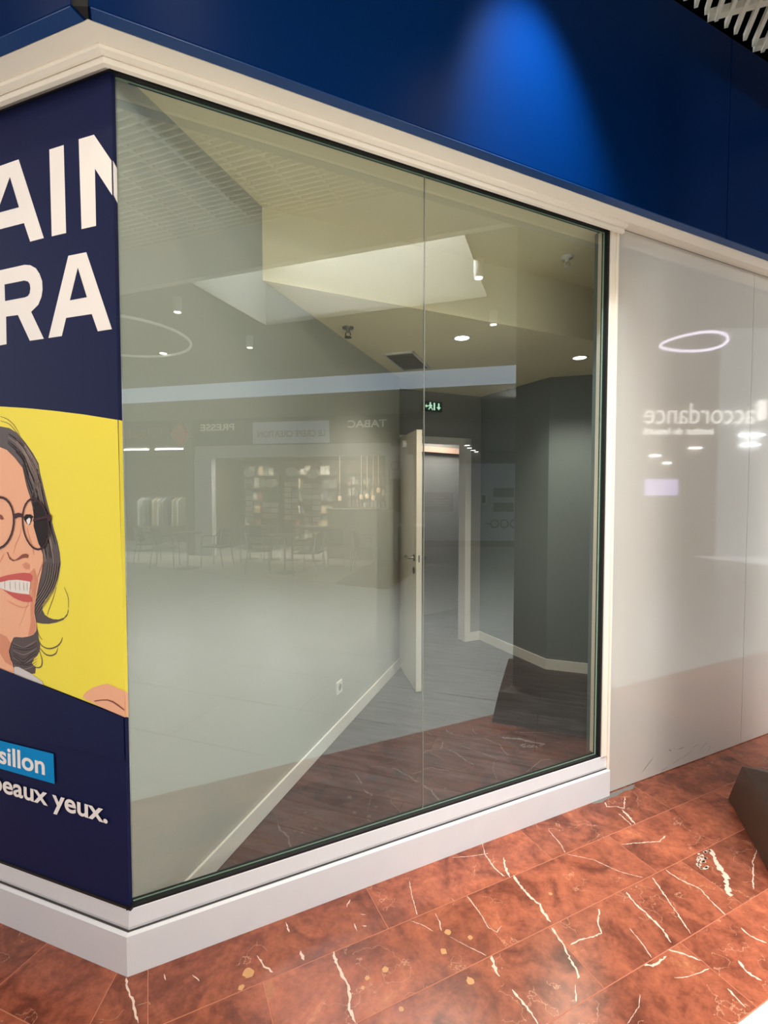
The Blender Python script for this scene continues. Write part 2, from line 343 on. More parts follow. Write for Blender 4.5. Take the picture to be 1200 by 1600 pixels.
def marble_mat():
    m = mat('red_marble', (165, 84, 58), rough=0.26, spec=0.5)
    nt, b = nodes_of(m); N_ = nt.nodes.new; L_ = nt.links.new
    tc = N_('ShaderNodeTexCoord'); at = N_('ShaderNodeAttribute'); at.attribute_name = 'tone'
    n1 = N_('ShaderNodeTexNoise'); n1.inputs['Scale'].default_value = 5.5; n1.inputs['Detail'].default_value = 7; n1.inputs['Roughness'].default_value = 0.62; n1.inputs['Distortion'].default_value = 0.9
    n2 = N_('ShaderNodeTexNoise'); n2.inputs['Scale'].default_value = 34; n2.inputs['Detail'].default_value = 5; n2.inputs['Roughness'].default_value = 0.7
    add = N_('ShaderNodeVectorMath'); add.operation = 'ADD'
    sc = N_('ShaderNodeVectorMath'); sc.operation = 'SCALE'; sc.inputs['Scale'].default_value = 9.0
    L_(at.outputs['Vector'], sc.inputs[0]); L_(tc.outputs['Object'], add.inputs[0]); L_(sc.outputs[0], add.inputs[1])
    L_(add.outputs[0], n1.inputs['Vector']); L_(add.outputs[0], n2.inputs['Vector'])
    cr = N_('ShaderNodeValToRGB'); e = cr.color_ramp.elements
    e[0].position = 0.30; e[0].color = (*lin((98, 46, 30)), 1); e[1].position = 0.72; e[1].color = (*lin((188, 116, 80)), 1)
    k = e.new(0.5); k.color = (*lin((152, 80, 55)), 1); k = e.new(0.62); k.color = (*lin((170, 92, 62)), 1)
    L_(n1.outputs['Fac'], cr.inputs[0])
    c2 = N_('ShaderNodeValToRGB'); e = c2.color_ramp.elements
    e[0].position = 0.34; e[0].color = (0.55, 0.50, 0.46, 1); e[1].position = 0.66; e[1].color = (1.28, 1.27, 1.24, 1)
    L_(n2.outputs['Fac'], c2.inputs[0])
    mu = N_('ShaderNodeMix'); mu.data_type = 'RGBA'; mu.blend_type = 'MULTIPLY'; mu.inputs[0].default_value = 0.65; mu.clamp_result = False
    L_(cr.outputs[0], mu.inputs[6]); L_(c2.outputs[0], mu.inputs[7])
    hs = N_('ShaderNodeHueSaturation'); sp = N_('ShaderNodeSeparateXYZ'); L_(at.outputs['Vector'], sp.inputs[0])
    ma = N_('ShaderNodeMath'); ma.operation = 'MULTIPLY_ADD'; ma.inputs[1].default_value = 0.40; ma.inputs[2].default_value = 0.78; hs.inputs['Saturation'].default_value = 0.98
    L_(sp.outputs[0], ma.inputs[0]); L_(ma.outputs[0], hs.inputs['Value']); L_(mu.outputs[2], hs.inputs['Color'])
    # thin pale hairline veins
    vo = N_('ShaderNodeTexVoronoi'); vo.feature = 'DISTANCE_TO_EDGE'; vo.inputs['Scale'].default_value = 7
    n3 = N_('ShaderNodeTexNoise'); n3.inputs['Scale'].default_value = 9; n3.inputs['Detail'].default_value = 6
    L_(add.outputs[0], n3.inputs['Vector'])
    mxv = N_('ShaderNodeMix'); mxv.data_type = 'RGBA'; mxv.inputs[0].default_value = 0.30
    L_(add.outputs[0], mxv.inputs[6]); L_(n3.outputs['Color'], mxv.inputs[7]); L_(mxv.outputs[2], vo.inputs['Vector'])
    th = N_('ShaderNodeMath'); th.operation = 'LESS_THAN'; th.inputs[1].default_value = 0.010; L_(vo.outputs['Distance'], th.inputs[0])
    n4 = N_('ShaderNodeTexNoise'); n4.inputs['Scale'].default_value = 4; L_(add.outputs[0], n4.inputs['Vector'])
    gt = N_('ShaderNodeMath'); gt.operation = 'GREATER_THAN'; gt.inputs[1].default_value = 0.56; L_(n4.outputs['Fac'], gt.inputs[0])
    an = N_('ShaderNodeMath'); an.operation = 'MULTIPLY'; L_(th.outputs[0], an.inputs[0]); L_(gt.outputs[0], an.inputs[1])
    an2 = N_('ShaderNodeMath'); an2.operation = 'MULTIPLY'; an2.inputs[1].default_value = 0.5; L_(an.outputs[0], an2.inputs[0])
    mv = N_('ShaderNodeMix'); mv.data_type = 'RGBA'; mv.inputs[7].default_value = (*lin((206, 156, 126)), 1)
    L_(an2.outputs[0], mv.inputs[0]); L_(hs.outputs[0], mv.inputs[6]); L_(mv.outputs[2], b.inputs['Base Color'])
    return m
m_marble = marble_mat()
bp_ = m_panel.node_tree.nodes['Principled BSDF']; bp_.inputs['Coat Weight'].default_value = 1.0; bp_.inputs['Coat Roughness'].default_value = 0.035; bp_.inputs['Coat IOR'].default_value = 1.7
m_vein = mat('white_vein', (218, 190, 170), rough=0.3, noise=0.12, scale=90)
m_fossil = mat('tan_fossil', (196, 142, 92), rough=0.3, noise=0.15, scale=60)
m_joint = mat('pale_joint', (186, 112, 82), rough=0.6, noise=0.1, scale=30)

def plank_mat(name, c1, c2, rot, w, h, rough, mortar, ms, streak):
    m = mat(name, c1, rough=rough); nt, b = nodes_of(m); N_ = nt.nodes.new; L_ = nt.links.new
    tc = N_('ShaderNodeTexCoord'); mp = N_('ShaderNodeMapping'); mp.inputs['Rotation'].default_value = (0, 0, rot)
    L_(tc.outputs['Object'], mp.inputs['Vector'])
    br = N_('ShaderNodeTexBrick'); br.inputs['Scale'].default_value = 1.0
    br.inputs['Color1'].default_value = (*lin(c1), 1); br.inputs['Color2'].default_value = (*lin(c2), 1); br.inputs['Mortar'].default_value = (*lin(mortar), 1)
    br.inputs['Mortar Size'].default_value = ms; br.inputs['Brick Width'].default_value = w; br.inputs['Row Height'].default_value = h
    L_(mp.outputs[0], br.inputs['Vector'])
    m2 = N_('ShaderNodeMapping'); m2.inputs['Scale'].default_value = (1.3, 9.0 if streak > 0.1 else 2.0, 1)
    L_(mp.outputs[0], m2.inputs['Vector'])
    nz = N_('ShaderNodeTexNoise'); nz.inputs['Scale'].default_value = 3; nz.inputs['Detail'].default_value = 7; nz.inputs['Distortion'].default_value = 0.6
    L_(m2.outputs[0], nz.inputs['Vector'])
    cr = N_('ShaderNodeValToRGB'); e = cr.color_ramp.elements
    e[0].position = 0.3; e[0].color = (1 - streak,)*3 + (1,); e[1].position = 0.7; e[1].color = (1 + streak*0.5,)*3 + (1,)
    L_(nz.outputs['Fac'], cr.inputs[0])
    mu = N_('ShaderNodeMix'); mu.data_type = 'RGBA'; mu.blend_type = 'MULTIPLY'; mu.inputs[0].default_value = 1.0
    L_(br.outputs['Color'], mu.inputs[6]); L_(cr.outputs[0], mu.inputs[7]); L_(mu.outputs[2], b.inputs['Base Color'])
    return m
# plan azimuth 109.5 -> math angle -19.5 deg
m_plank = plank_mat('dark_vinyl_plank', (84, 80, 83), (74, 71, 74), math.radians(19.5), 1.2, 0.18, 0.42, (60, 54, 52), 0.0025, 0.4)
m_whitefloor = plank_mat('pale_stone_floor', (214, 216, 208), (208, 211, 204), math.radians(19.5), 1.2, 0.62, 0.2, (206, 208, 202), 0.001, 0.07)

def glass_mat(name, tint, ior):
    m = bpy.data.materials.new(name); m.use_nodes = True; nt = m.node_tree
    nt.nodes.clear(); N_ = nt.nodes.new; L_ = nt.links.new
    out = N_('ShaderNodeOutputMaterial'); mx = N_('ShaderNodeMixShader')
    tr = N_('ShaderNodeBsdfTransparent'); tr.inputs[0].default_value = tint
    gl = N_('ShaderNodeBsdfGlossy'); gl.inputs['Roughness'].default_value = 0.0
    fr = N_('ShaderNodeFresnel'); fr.inputs['IOR'].default_value = ior
    ge = N_('ShaderNodeNewGeometry'); inv = N_('ShaderNodeMath'); inv.operation = 'SUBTRACT'; inv.inputs[0].default_value = 1
    L_(ge.outputs['Backfacing'], inv.inputs[1])
    mul = N_('ShaderNodeMath'); mul.operation = 'MULTIPLY'; L_(fr.outputs[0], mul.inputs[0]); L_(inv.outputs[0], mul.inputs[1])
    L_(mul.outputs[0], mx.inputs[0]); L_(tr.outputs[0], mx.inputs[1]); L_(gl.outputs[0], mx.inputs[2]); L_(mx.outputs[0], out.inputs[0])
    return m
m_glass = glass_mat('window_glass', (0.945, 0.96, 0.94, 1), 2.25)
m_glass_edge = mat('green_glass_edge', (128, 150, 128), rough=0.2)

# ---- floors ---------------------------------------------------------------
def floor_marble():
    mb = MB(); tones = []
    rows = [-0.06, 0.2036, 0.4445, 0.687, 0.9265]
    step = [0.7755, 0.778, 0.74, 0.76]; off = [0.06, 0.391, 0.615, 0.205]
    rng = random.Random(4)
    mit = lambda n: -0.045 - 0.44*n
    joints = MB()
    def tl(P): d = P - K; return d.dot(VL), d.dot(VN)
    (t0_, v0_), (t1_, v1_) = tl(W(mit(-0.06), -0.06)), tl(W(mit(1.0), 1.0))
    def mitl(n): return t0_ + (t1_ - t0_)*(n - v0_)/(v1_ - v0_)
    for side, F in ((1, W), (-1, L)):
        for r in range(4):
            n0, n1 = rows[r], rows[r + 1]
            a0, a1 = (mit(n0), mit(n1)) if side == 1 else (mitl(n0), mitl(n1))
            xs = [off[r] + k*step[r] for k in range(-1, 9)]
            if side == -1: xs = [x + 0.3 for x in xs]
            xs = [x for x in xs if x > max(a0, a1) + 0.05]
            pts = [None] + xs
            for i in range(len(pts) - 1):
                l0, l1 = (a0, a1) if pts[i] is None else (pts[i], pts[i])
                g = 0.0
                mb.hexa([F(l0, n0, -0.02), F(pts[i + 1], n0, -0.02), F(pts[i + 1], n1, -0.02), F(l1, n1, -0.02)],
                        [F(l0, n0, 0), F(pts[i + 1], n0, 0), F(pts[i + 1], n1, 0), F(l1, n1, 0)])
                tones += [(rng.random(), rng.random(), rng.random())]*6
                joints.sbox(F, pts[i + 1] - 0.0011, pts[i + 1] + 0.0011, n0, n1, -0.01, 0.0004)
            joints.sbox(F, min(a0, a1), xs[-1], n1 - 0.0013, n1 + 0.0013, -0.01, 0.0004)
        joints.hexa([F(mit(rows[0]) - 0.001, rows[0], -0.01), F(mit(rows[0]) + 0.0015, rows[0], -0.01), F(mit(0.9265) + 0.0015, 0.9265, -0.01), F(mit(0.9265) - 0.001, 0.9265, -0.01)],
                    [F(mit(rows[0]) - 0.001, rows[0], .0003), F(mit(rows[0]) + 0.0015, rows[0], .0003), F(mit(0.9265) + 0.0015, 0.9265, .0003), F(mit(0.9265) - 0.001, 0.9265, .0003)]) if side == 1 else None
    o = mb.build('floor', m_marble)
    at = o.data.attributes.new('tone', 'FLOAT_VECTOR', 'FACE')
    for i, t in enumerate(tones): at.data[i].vector = t
    struct(o)
    joints.build('tile_joints', m_joint, o)
    v = MB(); rng = random.Random(9)
    for hw, pts in VEINS:
        P = []
        for i in range(len(pts) - 1):
            (x0, y0), (x1, y1) = pts[i], pts[i + 1]
            k = max(2, int(math.hypot(x1 - x0, y1 - y0)/0.008))
            for j in range(k):
                f = j/k; P.append((x0 + (x1 - x0)*f, y0 + (y1 - y0)*f))
        P.append(pts[-1])
        Lf = []; Rt = []
        for i, p in enumerate(P):
            a = P[max(0, i - 1)]; b = P[min(len(P) - 1, i + 1)]
            dx, dy = b[0] - a[0], b[1] - a[1]; l = math.hypot(dx, dy) or 1
            w = hw*(0.35 + 1.0*rng.random())*(0.25 if i in (0, len(P) - 1) else 1)
            jx = rng.uniform(-1, 1)*min(hw*0.8, 0.003); jy = rng.uniform(-1, 1)*min(hw*0.8, 0.003)
            Lf.append((p[0] - dy/l*w + jx, p[1] + dx/l*w + jy)); Rt.append((p[0] + dy/l*w + jx, p[1] - dx/l*w + jy))
        vs = [W(x, y, 0.0006) for x, y in Lf] + [W(x, y, 0.0006) for x, y in Rt]; n = len(P)
        v.add(vs, [[i, i + 1, n + i + 1, n + i] for i in range(n - 1)])
    for s, n in BLOTCH:
        for j in range(3):
            cs, cn = s + rng.uniform(-.008, .008), n + rng.uniform(-.008, .008)
            v.poly([W(cs + rng.uniform(.004, .011)*math.cos(q*PI/5), cn + rng.uniform(.003, .008)*math.sin(q*PI/5), 0.0007) for q in range(10)])
    v.build('pale_veins', m_vein, o)
    f = MB()
    for s, n, r in SPOTS:
        f.poly([W(s + r*math.cos(q*PI/6)*rng.uniform(.7, 1.1), n + r*math.sin(q*PI/6)*rng.uniform(.7, 1.1), 0.0005) for q in range(12)])
    f.build('tan_inclusions', m_fossil, o)
    mo = MB(); mo.poly([W(s, n, 0.0012) for s, n in ((2.05, -0.012), (2.075, 0.012), (2.12, 0.022), (2.17, 0.012), (2.23, 0.018), (2.30, 0.006), (2.36, 0.012), (2.41, -0.015))])
    mo.build('mortar_repair', m_mortar, o)
floor_marble()
mb = MB(); mb.prism([W(-9, 0.9), W(12, 0.9), W(12, 22), W(-9, 22)], -0.03, -0.001)
mb.prism([L(-0.4, 0.5), L(6, 0.9), L(6, 14), L(-0.4, 14)], -0.032, -0.0015)
fh = struct(mb.build('floor_hall', m_whitefloor))
mb = MB(); rng = random.Random(5)
for q in range(-2, 14):
    a_ = 2.54 + q*0.62; mb.sbox(G, a_ - 0.004, a_ + 0.004, -12, a_ - 1.62, -0.003, 0.0002)
    for r_ in range(-9, 4):
        b_ = r_*1.25 + (q % 2)*0.6 + 0.2
        if b_ < a_ - 1.7: mb.sbox(G, a_, a_ + 0.62, b_ - 0.003, b_ + 0.003, -0.003, 0.0002)
mb.build('stone_joints', mat('grey_joint', (158, 158, 150), rough=0.8), fh)
mb = MB(); mb.prism([I(0.08, -0.06), I(3.0, -0.1), W(2.0, -5.5), W(6.5, -5.5), W(6.5, -0.09), W(0.0, -0.09)], -0.03, 0.0)
struct(mb.build('floor_unit', m_plank))

# ---- shopfront profiles swept along the two fronts, mitred at the corner --
def corner(d, z):
    b = -(U + VL); b.normalize()
    return K + b*(d/math.cos(math.radians(22.5))) + Vector((0, 0, z))
def sweep(F, prof, end):       # prof: (out, z) loop, from the corner to `end`
    return MB().hexa([corner(d, z) for d, z in prof], [F(end, d, z) for d, z in prof])
def both(name, prof, mt, er=2.2, el=1.6, bevel=0.0):
    r = struct(sweep(W, prof, er).build(name + '_right', mt, bevel=bevel))
    l = struct(sweep(L, prof, el).build(name + '_left', mt, bevel=bevel))
    return r, l
both('baseboard', [(-0.10, 0), (0, 0), (0, 0.132), (-0.006, 0.139), (-0.10, 0.139)], m_plinth, 2.2)
both('trim_sill', [(-0.056, 0.1405), (-0.016, 0.1405), (-0.014, 0.152), (-0.0185, 0.205), (-0.022, 0.2105), (-0.056, 0.2105)], m_plinth, 2.2)
both('trim_groove', [(-0.056, 0.138), (-0.010, 0.138), (-0.010, 0.1415), (-0.056, 0.1415)], m_line, 2.2)
both('trim_head_inner', [(-0.03, 2.852), (0.012, 2.818), (0.024, 2.821), (0.026, 2.95), (-0.03, 2.95)], m_frame, 2.2)
both('trim_head_middle', [(0.027, 2.838), (0.034, 2.8385), (0.046, 2.844), (0.050, 2.95), (0.027, 2.95)], m_frame, 2.2)
both('trim_head_outer', [(-0.02, 2.868), (0.0515, 2.854), (0.098, 2.867), (0.100, 2.97), (-0.02, 2.97)], m_frame, 7.0)
# upright frame at the right end of the window
mb = MB(); mb.sbox(W, 2.152, 2.186, -0.09, -0.012, 0.205, 2.86); mb.sbox(W, 2.187, 2.2, -0.09, -0.004, 0.139, 2.87)
struct(mb.build('trim_jamb', m_frame, bevel=0.002))
mb = MB(); mb.sbox(W, 2.1, 2.1965, -0.09, -0.0005, 0.0, 0.1385)
# blue fascias
ftop = 3.87
mb = MB(); mb.hexa([W(-0.05, -0.1, 2.869), W(2.808, -0.1, 2.869), W(2.808, 0.143, 2.869), W(-0.035, 0.143, 2.869)],
                   [W(-0.05, -0.1, ftop), W(2.808, -0.1, ftop), W(2.808, 0.143, ftop), W(-0.035, 0.143, ftop)])
r = struct(mb.build('wall_fascia_right', m_blue, bevel=0.003))
mb = MB(); mb.sbox(W, 2.811, 7.0, -0.1, 0.143, 2.869, ftop); struct(mb.build('wall_fascia_right', m_blue, bevel=0.003))
mb = MB(); mb.sbox(L, -0.035, 4.0, -0.1, 0.143, 2.869, ftop); o = struct(mb.build('wall_fascia_left', m_blue, bevel=0.003))
mb = MB(); mb.hexa([L(-0.0345, -0.09, 2.8695), L(-0.0345, 0.139, 2.8695), W(-0.036, 0.139, 2.8695), W(-0.048, -0.09, 2.8695)], [L(-0.0345, -0.09, ftop), L(-0.0345, 0.139, ftop), W(-0.036, 0.139, ftop), W(-0.048, -0.09, ftop)])
struct(mb.build('wall_fascia_corner', m_black))
mb = MB(); mb.sbox(L, -0.0365, -0.035, 0.0, 0.1425, 2.8695, ftop); mb.build('dark_end_cap', mat('dark_navy_cap', (8, 14, 34), rough=0.6), o, world=False) if False else struct(mb.build('trim_fascia_end', mat('dark_navy_cap', (6, 12, 30), rough=0.7)))
m_lip = mat('blue_fascia_lip_lit', (0, 60, 122), rough=0.4)  # brighter blue paints in the floor bounce on the fascia underside
mb = MB(); mb.sbox(W, -0.03, 7.0, 0.101, 0.142, 2.8665, 2.8688); struct(mb.build('trim_fascia_lip_right', m_lip))
mb = MB(); mb.sbox(L, -0.03, 4.0, 0.101, 0.142, 2.8665, 2.8688); struct(mb.build('trim_fascia_lip_left', m_lip))
# white gloss panels right of the window
mb = MB(); mb.sbox(W, 2.2025, 3.3735, -0.08, -0.02, 0.004, 2.866); pr = struct(mb.build('wall_right', m_panel))
sc = MB()
for s, z, l, w, t in ((2.515, 0.077, 0.13, 0.004, 0.62), (2.70, 0.115, 0.03, 0.004, -0.5), (2.80, 0.105, 0.06, 0.003, 0.05), (2.76, 0.04, 0.10, 0.002, 0.25),
                      (2.85, 0.055, 0.12, 0.002, 0.3), (3.0, 0.07, 0.09, 0.002, 0.5), (3.06, 0.045, 0.05, 0.002, 0.9), (2.66, 0.02, 0.08, 0.002, 0.15), (2.93, 0.09, 0.06, 0.0015, 0.2)):
    c, q = math.cos(t), math.sin(t)
    sc.poly([W(s + x*l*c/2 - y*w*q/2, -0.0195, z + x*l*q/2 + y*w*c/2) for x, y in ((-1, 0), (-.3, -1), (.5, -.8), (1, 0), (.4, .8), (-.4, 1))])
sc.build('scuff_marks', m_scuff, pr)
mb = MB(); mb.sbox(W, 3.3765, 7.0, -0.08, -0.02, 0.004, 2.866); struct(mb.build('wall_right', m_panel))

# ---- the shop window: two panes, gasket, joint ----------------------------
w1 = struct(empty('window_1', W(1.06, -0.042, 0.0)))
def pane(s0, s1):
    mb = MB(); mb.sbox(W, s0, s1, -0.050, -0.040, 0.212, 2.845); return mb.build('glass_pane', m_glass, w1)
pane(0.018, 1.1165); pane(1.1195, 2.137)
mb = MB(); mb.sbox(W, 1.1165, 1.1195, -0.049, -0.041, 0.212, 2.845); mb.build('silicone_joint', mat('silicone', (128, 130, 118), rough=0.4), w1)
mb = MB()
mb.sbox(W, 0.0, 2.152, -0.055, -0.020, 0.2055, 0.2155); mb.sbox(W, 0.0, 2.152, -0.040, -0.024, 2.836, 2.9)
mb.sbox(W, 2.139, 2.152, -0.055, -0.020, 0.2, 2.85)
mb.build('gasket', m_gasket, w1)
mb = MB(); mb.sbox(W, 2.128, 2.1375, -0.0395, -0.0385, 0.2155, 2.836); mb.sbox(W, 0.02, 2.13, -0.0395, -0.0385, 0.2155, 0.2195)
mb.sbox(W, 0.02, 2.13, -0.0395, -0.0385, 2.831, 2.836)
mb.build('green_glass_edge', m_glass_edge, w1)
w2 = struct(empty('window_2', L(0.8, -0.042, 0.0)))
mb = MB(); mb.sbox(L, 0.02, 1.6, -0.050, -0.040, 0.212, 2.845); mb.build('glass_pane', m_glass, w2)
mb = MB(); mb.sbox(L, 0.0, 1.6, -0.040, -0.018, 0.2055, 0.2145); mb.sbox(L, 0.0, 1.6, -0.040, -0.018, 2.838, 2.9); mb.build('gasket', m_gasket, w2)

# ---- the advertising poster on the left front -----------------------------
def pm(n, c, r=0.5): return mat(n, c, rough=r, spec=0.12)
p_navy = pm('poster_navy', (24, 29, 68)); p_yel = pm('poster_yellow', (255, 232, 84)); p_white = pm('poster_white', (250, 240, 234))
p_skin = pm('poster_skin', (252, 184, 148)); p_hair = mat('poster_hair', (84, 66, 62), rough=0.5, noise=0.0); p_hair_l = pm('poster_hair_light', (160, 138, 128))
p_hair_d = pm('poster_hair_dark', (40, 28, 27)); p_cyan = pm('poster_cyan', (0, 140, 205)); p_lip = pm('poster_lip', (214, 98, 92)); p_teeth = pm('poster_teeth', (244, 232, 224))
p_frame = pm('poster_spectacles', (66, 30, 38), 0.3); p_shade = pm('poster_skin_dark', (150, 84, 66)); p_blush = pm('poster_skin_mid', (230, 152, 120)); p_shirt = pm('poster_shirt', (220, 210, 206))
poster = tag(empty('advertising_poster', L(0.5, -0.024, 0.21)), 'tall navy and yellow advertising poster with smiling woman in glasses on the left shopfront', 'poster')
BASE = -0.0225
def PP(t, z, k): return L(t, BASE + 0.0005*k, z)
def art(name, mts, shapes, parent=poster):
    mb = MB()
    for mi, k, pts in shapes: mb.cur = mi; mb.poly([PP(t, z, k) for t, z in pts])
    return mb.build(name, mts, parent)
def ribbon(pts, w, k, mb):
    P = []
    for i in range(len(pts) - 1):      # Catmull-Rom
        p0 = pts[max(0, i - 1)]; p1 = pts[i]; p2 = pts[i + 1]; p3 = pts[min(len(pts) - 1, i + 2)]
        for j in range(6):
            t = j/6
            P.append(tuple(0.5*((2*p1[c]) + (-p0[c] + p2[c])*t + (2*p0[c] - 5*p1[c] + 4*p2[c] - p3[c])*t*t + (-p0[c] + 3*p1[c] - 3*p2[c] + p3[c])*t**3) for c in (0, 1)))
    P.append(pts[-1]); n = len(P); a = []; b = []
    for i, p in enumerate(P):
        q0 = P[max(0, i - 1)]; q1 = P[min(n - 1, i + 1)]; dx, dy = q1[0] - q0[0], q1[1] - q0[1]; l = math.hypot(dx, dy) or 1
        f = w*math.sin(PI*min(0.97, max(0.12, (i + 0.5)/n)))**0.5
        a.append(PP(p[0] - dy/l*f, p[1] + dx/l*f, k)); b.append(PP(p[0] + dy/l*f, p[1] - dx/l*f, k))
    mb.add(a + b, [[i, i + 1, n + i + 1, n + i] for i in range(n - 1)])
mb = MB(); mb.sbox(L, 0.0178, 1.5, -0.036, BASE, 0.2145, 2.838); mb.poly([L(0.0115, BASE, 0.2145), L(0.018, BASE, 0.2145), L(0.018, BASE, 2.838), L(0.0115, BASE, 2.838)]); mb.build('navy_backing', p_navy, poster)
art('yellow_field', p_yel, [(0, 1, [(1.5, 1.84), (1.0, 1.868)] + ART['yellow'][:-1] + [(0.7965, 0.961), (1.5, 1.05)])])
h = art('printed_hair', [p_hair, p_hair_l, p_hair_d], [(0, 2, ART['hair'] + ART['hair2'])])
for k in ('lock1', 'lock2', 'lock3', 'lock4', 'lock5', 'lock6', 'lock7', 'lock8'):
    mb = MB(); ribbon(ART[k], 0.0022 if k in ('lock1', 'lock2', 'lock3') else 0.0012, 3, mb); mb.build('loose_curl', p_hair, h)
mb = MB(); rng = random.Random(3)
outer = ART['hair'][3:] ; inner = [ART['face'][i] for i in (2, 3, 4, 5, 6, 7, 7, 8, 9, 10, 11, 12, 12, 12)]
for q in range(44):
    f = rng.uniform(0.05, 0.92)
    path = [(o_[0]*f + i_[0]*(1 - f), o_[1]*f + i_[1]*(1 - f)) for o_, i_ in zip(outer, inner)]
    i0 = rng.randint(0, 6); i1 = min(len(path), i0 + rng.randint(4, 8))
    mb.cur = rng.choice((0, 0, 1)); ribbon(path[i0:i1], rng.uniform(0.0010, 0.0030), 3, mb)
low = [(0.2766, 1.32), (0.293, 1.26), (0.325, 1.21), (0.366, 1.165), (0.385, 1.14)]
for q in range(12):
    d = q*0.006; mb.cur = (0, 1)[q % 2]; ribbon([(t + d*(0.9 - 0.06*j), z + 0.002*q*j*0.3) for j, (t, z) in enumerate(low)], 0.0011, 3, mb)
for q in range(10):
    mb.cur = (0, 1, 1)[q % 3]; y = 1.03 - q*0.009; ribbon([(0.52, y), (0.47, y - 0.012 + 0.01*math.sin(q)), (0.43, y + 0.004), (0.40, y + 0.02)], 0.0010, 3, mb)
mb.build('hair_strands', [p_hair_l, p_hair_d], h)
art('printed_shirt', p_shirt, [(0, 4, ART['shirt'])])
fc = art('printed_face', [p_skin, p_blush], [(0, 4, [(1.3, 1.72)] + ART['face'] + ART['face2'][:-1] + [(0.60, 0.92), (1.0, 0.90), (1.3, 1.1)]),
         (1, 5, [(0.47, 1.25), (0.40, 1.30), (0.385, 1.26), (0.40, 1.20), (0.41, 1.14), (0.40, 1.10), (0.41, 1.072), (0.44, 1.062), (0.425, 1.11), (0.425, 1.17), (0.41, 1.22)]),
         (1, 5, [(0.5277, 1.0267), (0.5405, 0.9973), (0.525, 0.945), (0.56, 0.955), (0.60, 1.0), (0.60, 1.06), (0.55, 1.048)])])
art('printed_shading', [p_shade, p_blush], [(0, 6, ART['cheekfold']), (1, 6, ART['nshade'])], fc)
art('printed_lips', p_lip, [(0, 6, ART['lipu']), (0, 6, ART['lipl'])], fc)
th = art('printed_teeth', p_teeth, [(0, 7, ART['teeth'])], fc)
mb = MB()
for t, w in ((0.435, .6), (0.452, .8), (0.472, 1), (0.494, 1), (0.520, 1), (0.548, .9), (0.575, .8)):
    ribbon([(t, 1.249), (t + 0.001, 1.235), (t, 1.222 - 0.004*w)], 0.0008, 8, mb)
mb.build('tooth_gaps', p_shade, th)
mb = MB()
ribbon([(0.43, 1.44), (0.418, 1.40), (0.405, 1.372), (0.40, 1.345)], 0.0016, 6, mb)          # side of the nose
ribbon([(0.452, 1.45), (0.468, 1.41), (0.49, 1.375), (0.50, 1.345)], 0.0011, 6, mb)
ribbon([(0.548, 1.345), (0.58, 1.30), (0.60, 1.26)], 0.0016, 6, mb)                           # smile fold
ribbon([(0.404, 1.30), (0.398, 1.27), (0.402, 1.235), (0.40, 1.20)], 0.0014, 6, mb)
ribbon([(0.43, 1.170), (0.46, 1.160), (0.50, 1.165), (0.54, 1.178)], 0.0015, 6, mb)
mb.build('face_lines', p_blush, fc)
art('printed_eye', [p_hair_d, p_white], [(0, 6, ART['eye']), (1, 7, ART['eyewhite']), (0, 8, ART['brow'])], fc)
art('printed_eye', p_shade, [(0, 6, ART['eyel'])], fc)
g = MB(); g.cur = 0; g.poly([PP(t, z, 5.4) for t, z in ART['lenshair']])
gl = g.build('printed_glasses', [p_hair_d, p_frame], poster)
g = MB()
for key, w in (('lens_r', 0.0048), ('lens_l', 0.0062)):
    P = ART[key]; n = len(P); cx = sum(p[0] for p in P)/n; cy = sum(p[1] for p in P)/n
    a = []; b = []
    for p in P:
        dx, dy = p[0] - cx, p[1] - cy; l = math.hypot(dx, dy); a.append(PP(p[0] + dx/l*w*0.4, p[1] + dy/l*w*0.4, 9)); b.append(PP(p[0] - dx/l*w, p[1] - dy/l*w, 9))
    g.add(a + b, [[i, (i + 1) % n, n + (i + 1) % n, n + i] for i in range(n)])
for key in ('bridge', 'hinge', 'temple'): g.poly([PP(t, z, 9.3) for t, z in ART[key]])
g.build('spectacle_frame', p_frame, gl)
hd = art('printed_hand', [p_skin, p_shade], [(0, 4, ART['hand']), (1, 5, ART['crease'])])
art('navy_field', p_navy, [(0, 10, [(1.5, 1.05)] + ART['navy'][:1] + [(0.5888, 0.9313), (0.0117, 0.8417), (0.0117, 0.70), (1.5, 0.70)])])
for key in (('A1', 'A1h'), ('I', None), ('N', None), ('R', 'Rh'), ('A2', 'A2h')):
    pts = [(max(t, 0.0118), z) for t, z in ART[key[0]]]
    sh = [(0, 1, pts)]
    if key[1]: sh.append((1, 2, ART[key[1]]))
    art('headline_letter', [p_white, p_navy], sh)
cy_ = art('cyan_label', p_cyan, [(0, 11, [(0.9, 0.6665), (0.601, 0.6663), (0.3285, 0.6659), (0.3271, 0.561), (0.6057, 0.5625), (0.9, 0.5625)])])
lettering('label_text', 'sillon', PP(0.6045, 0.582, 12), -VL, (0, 0, 1), 0.2325, 0.0675, p_white, poster, bold=0.022, thick=0.0)
lettering('caption_text', 'beaux yeux.', PP(0.6455, 0.4545, 12), -VL, (0, 0, 1), 0.557, 0.0885, p_white, poster, bold=0.022, thick=0.0)
# the strip of the poster folded round the corner
mb = MB()
def FO(z): return L(0.0115, BASE, z)
def CO(z): return corner(-0.042, z)
zs = [(0.2145, 0.2145, 0), (0.8417, 0.830, 2), (0.925, 0.912, 1), (1.7855, 1.7856, 0), (2.4705, 2.4566, 3), (2.574, 2.5634, 0), (2.838, 2.838, None)]
for (f0, c0, mi), (f1, c1, _) in zip(zs, zs[1:]): mb.cur = mi; mb.poly([FO(f0), CO(c0), CO(c1), FO(f1)])
mb.build('folded_edge', [p_navy, p_yel, p_skin, p_white], poster)

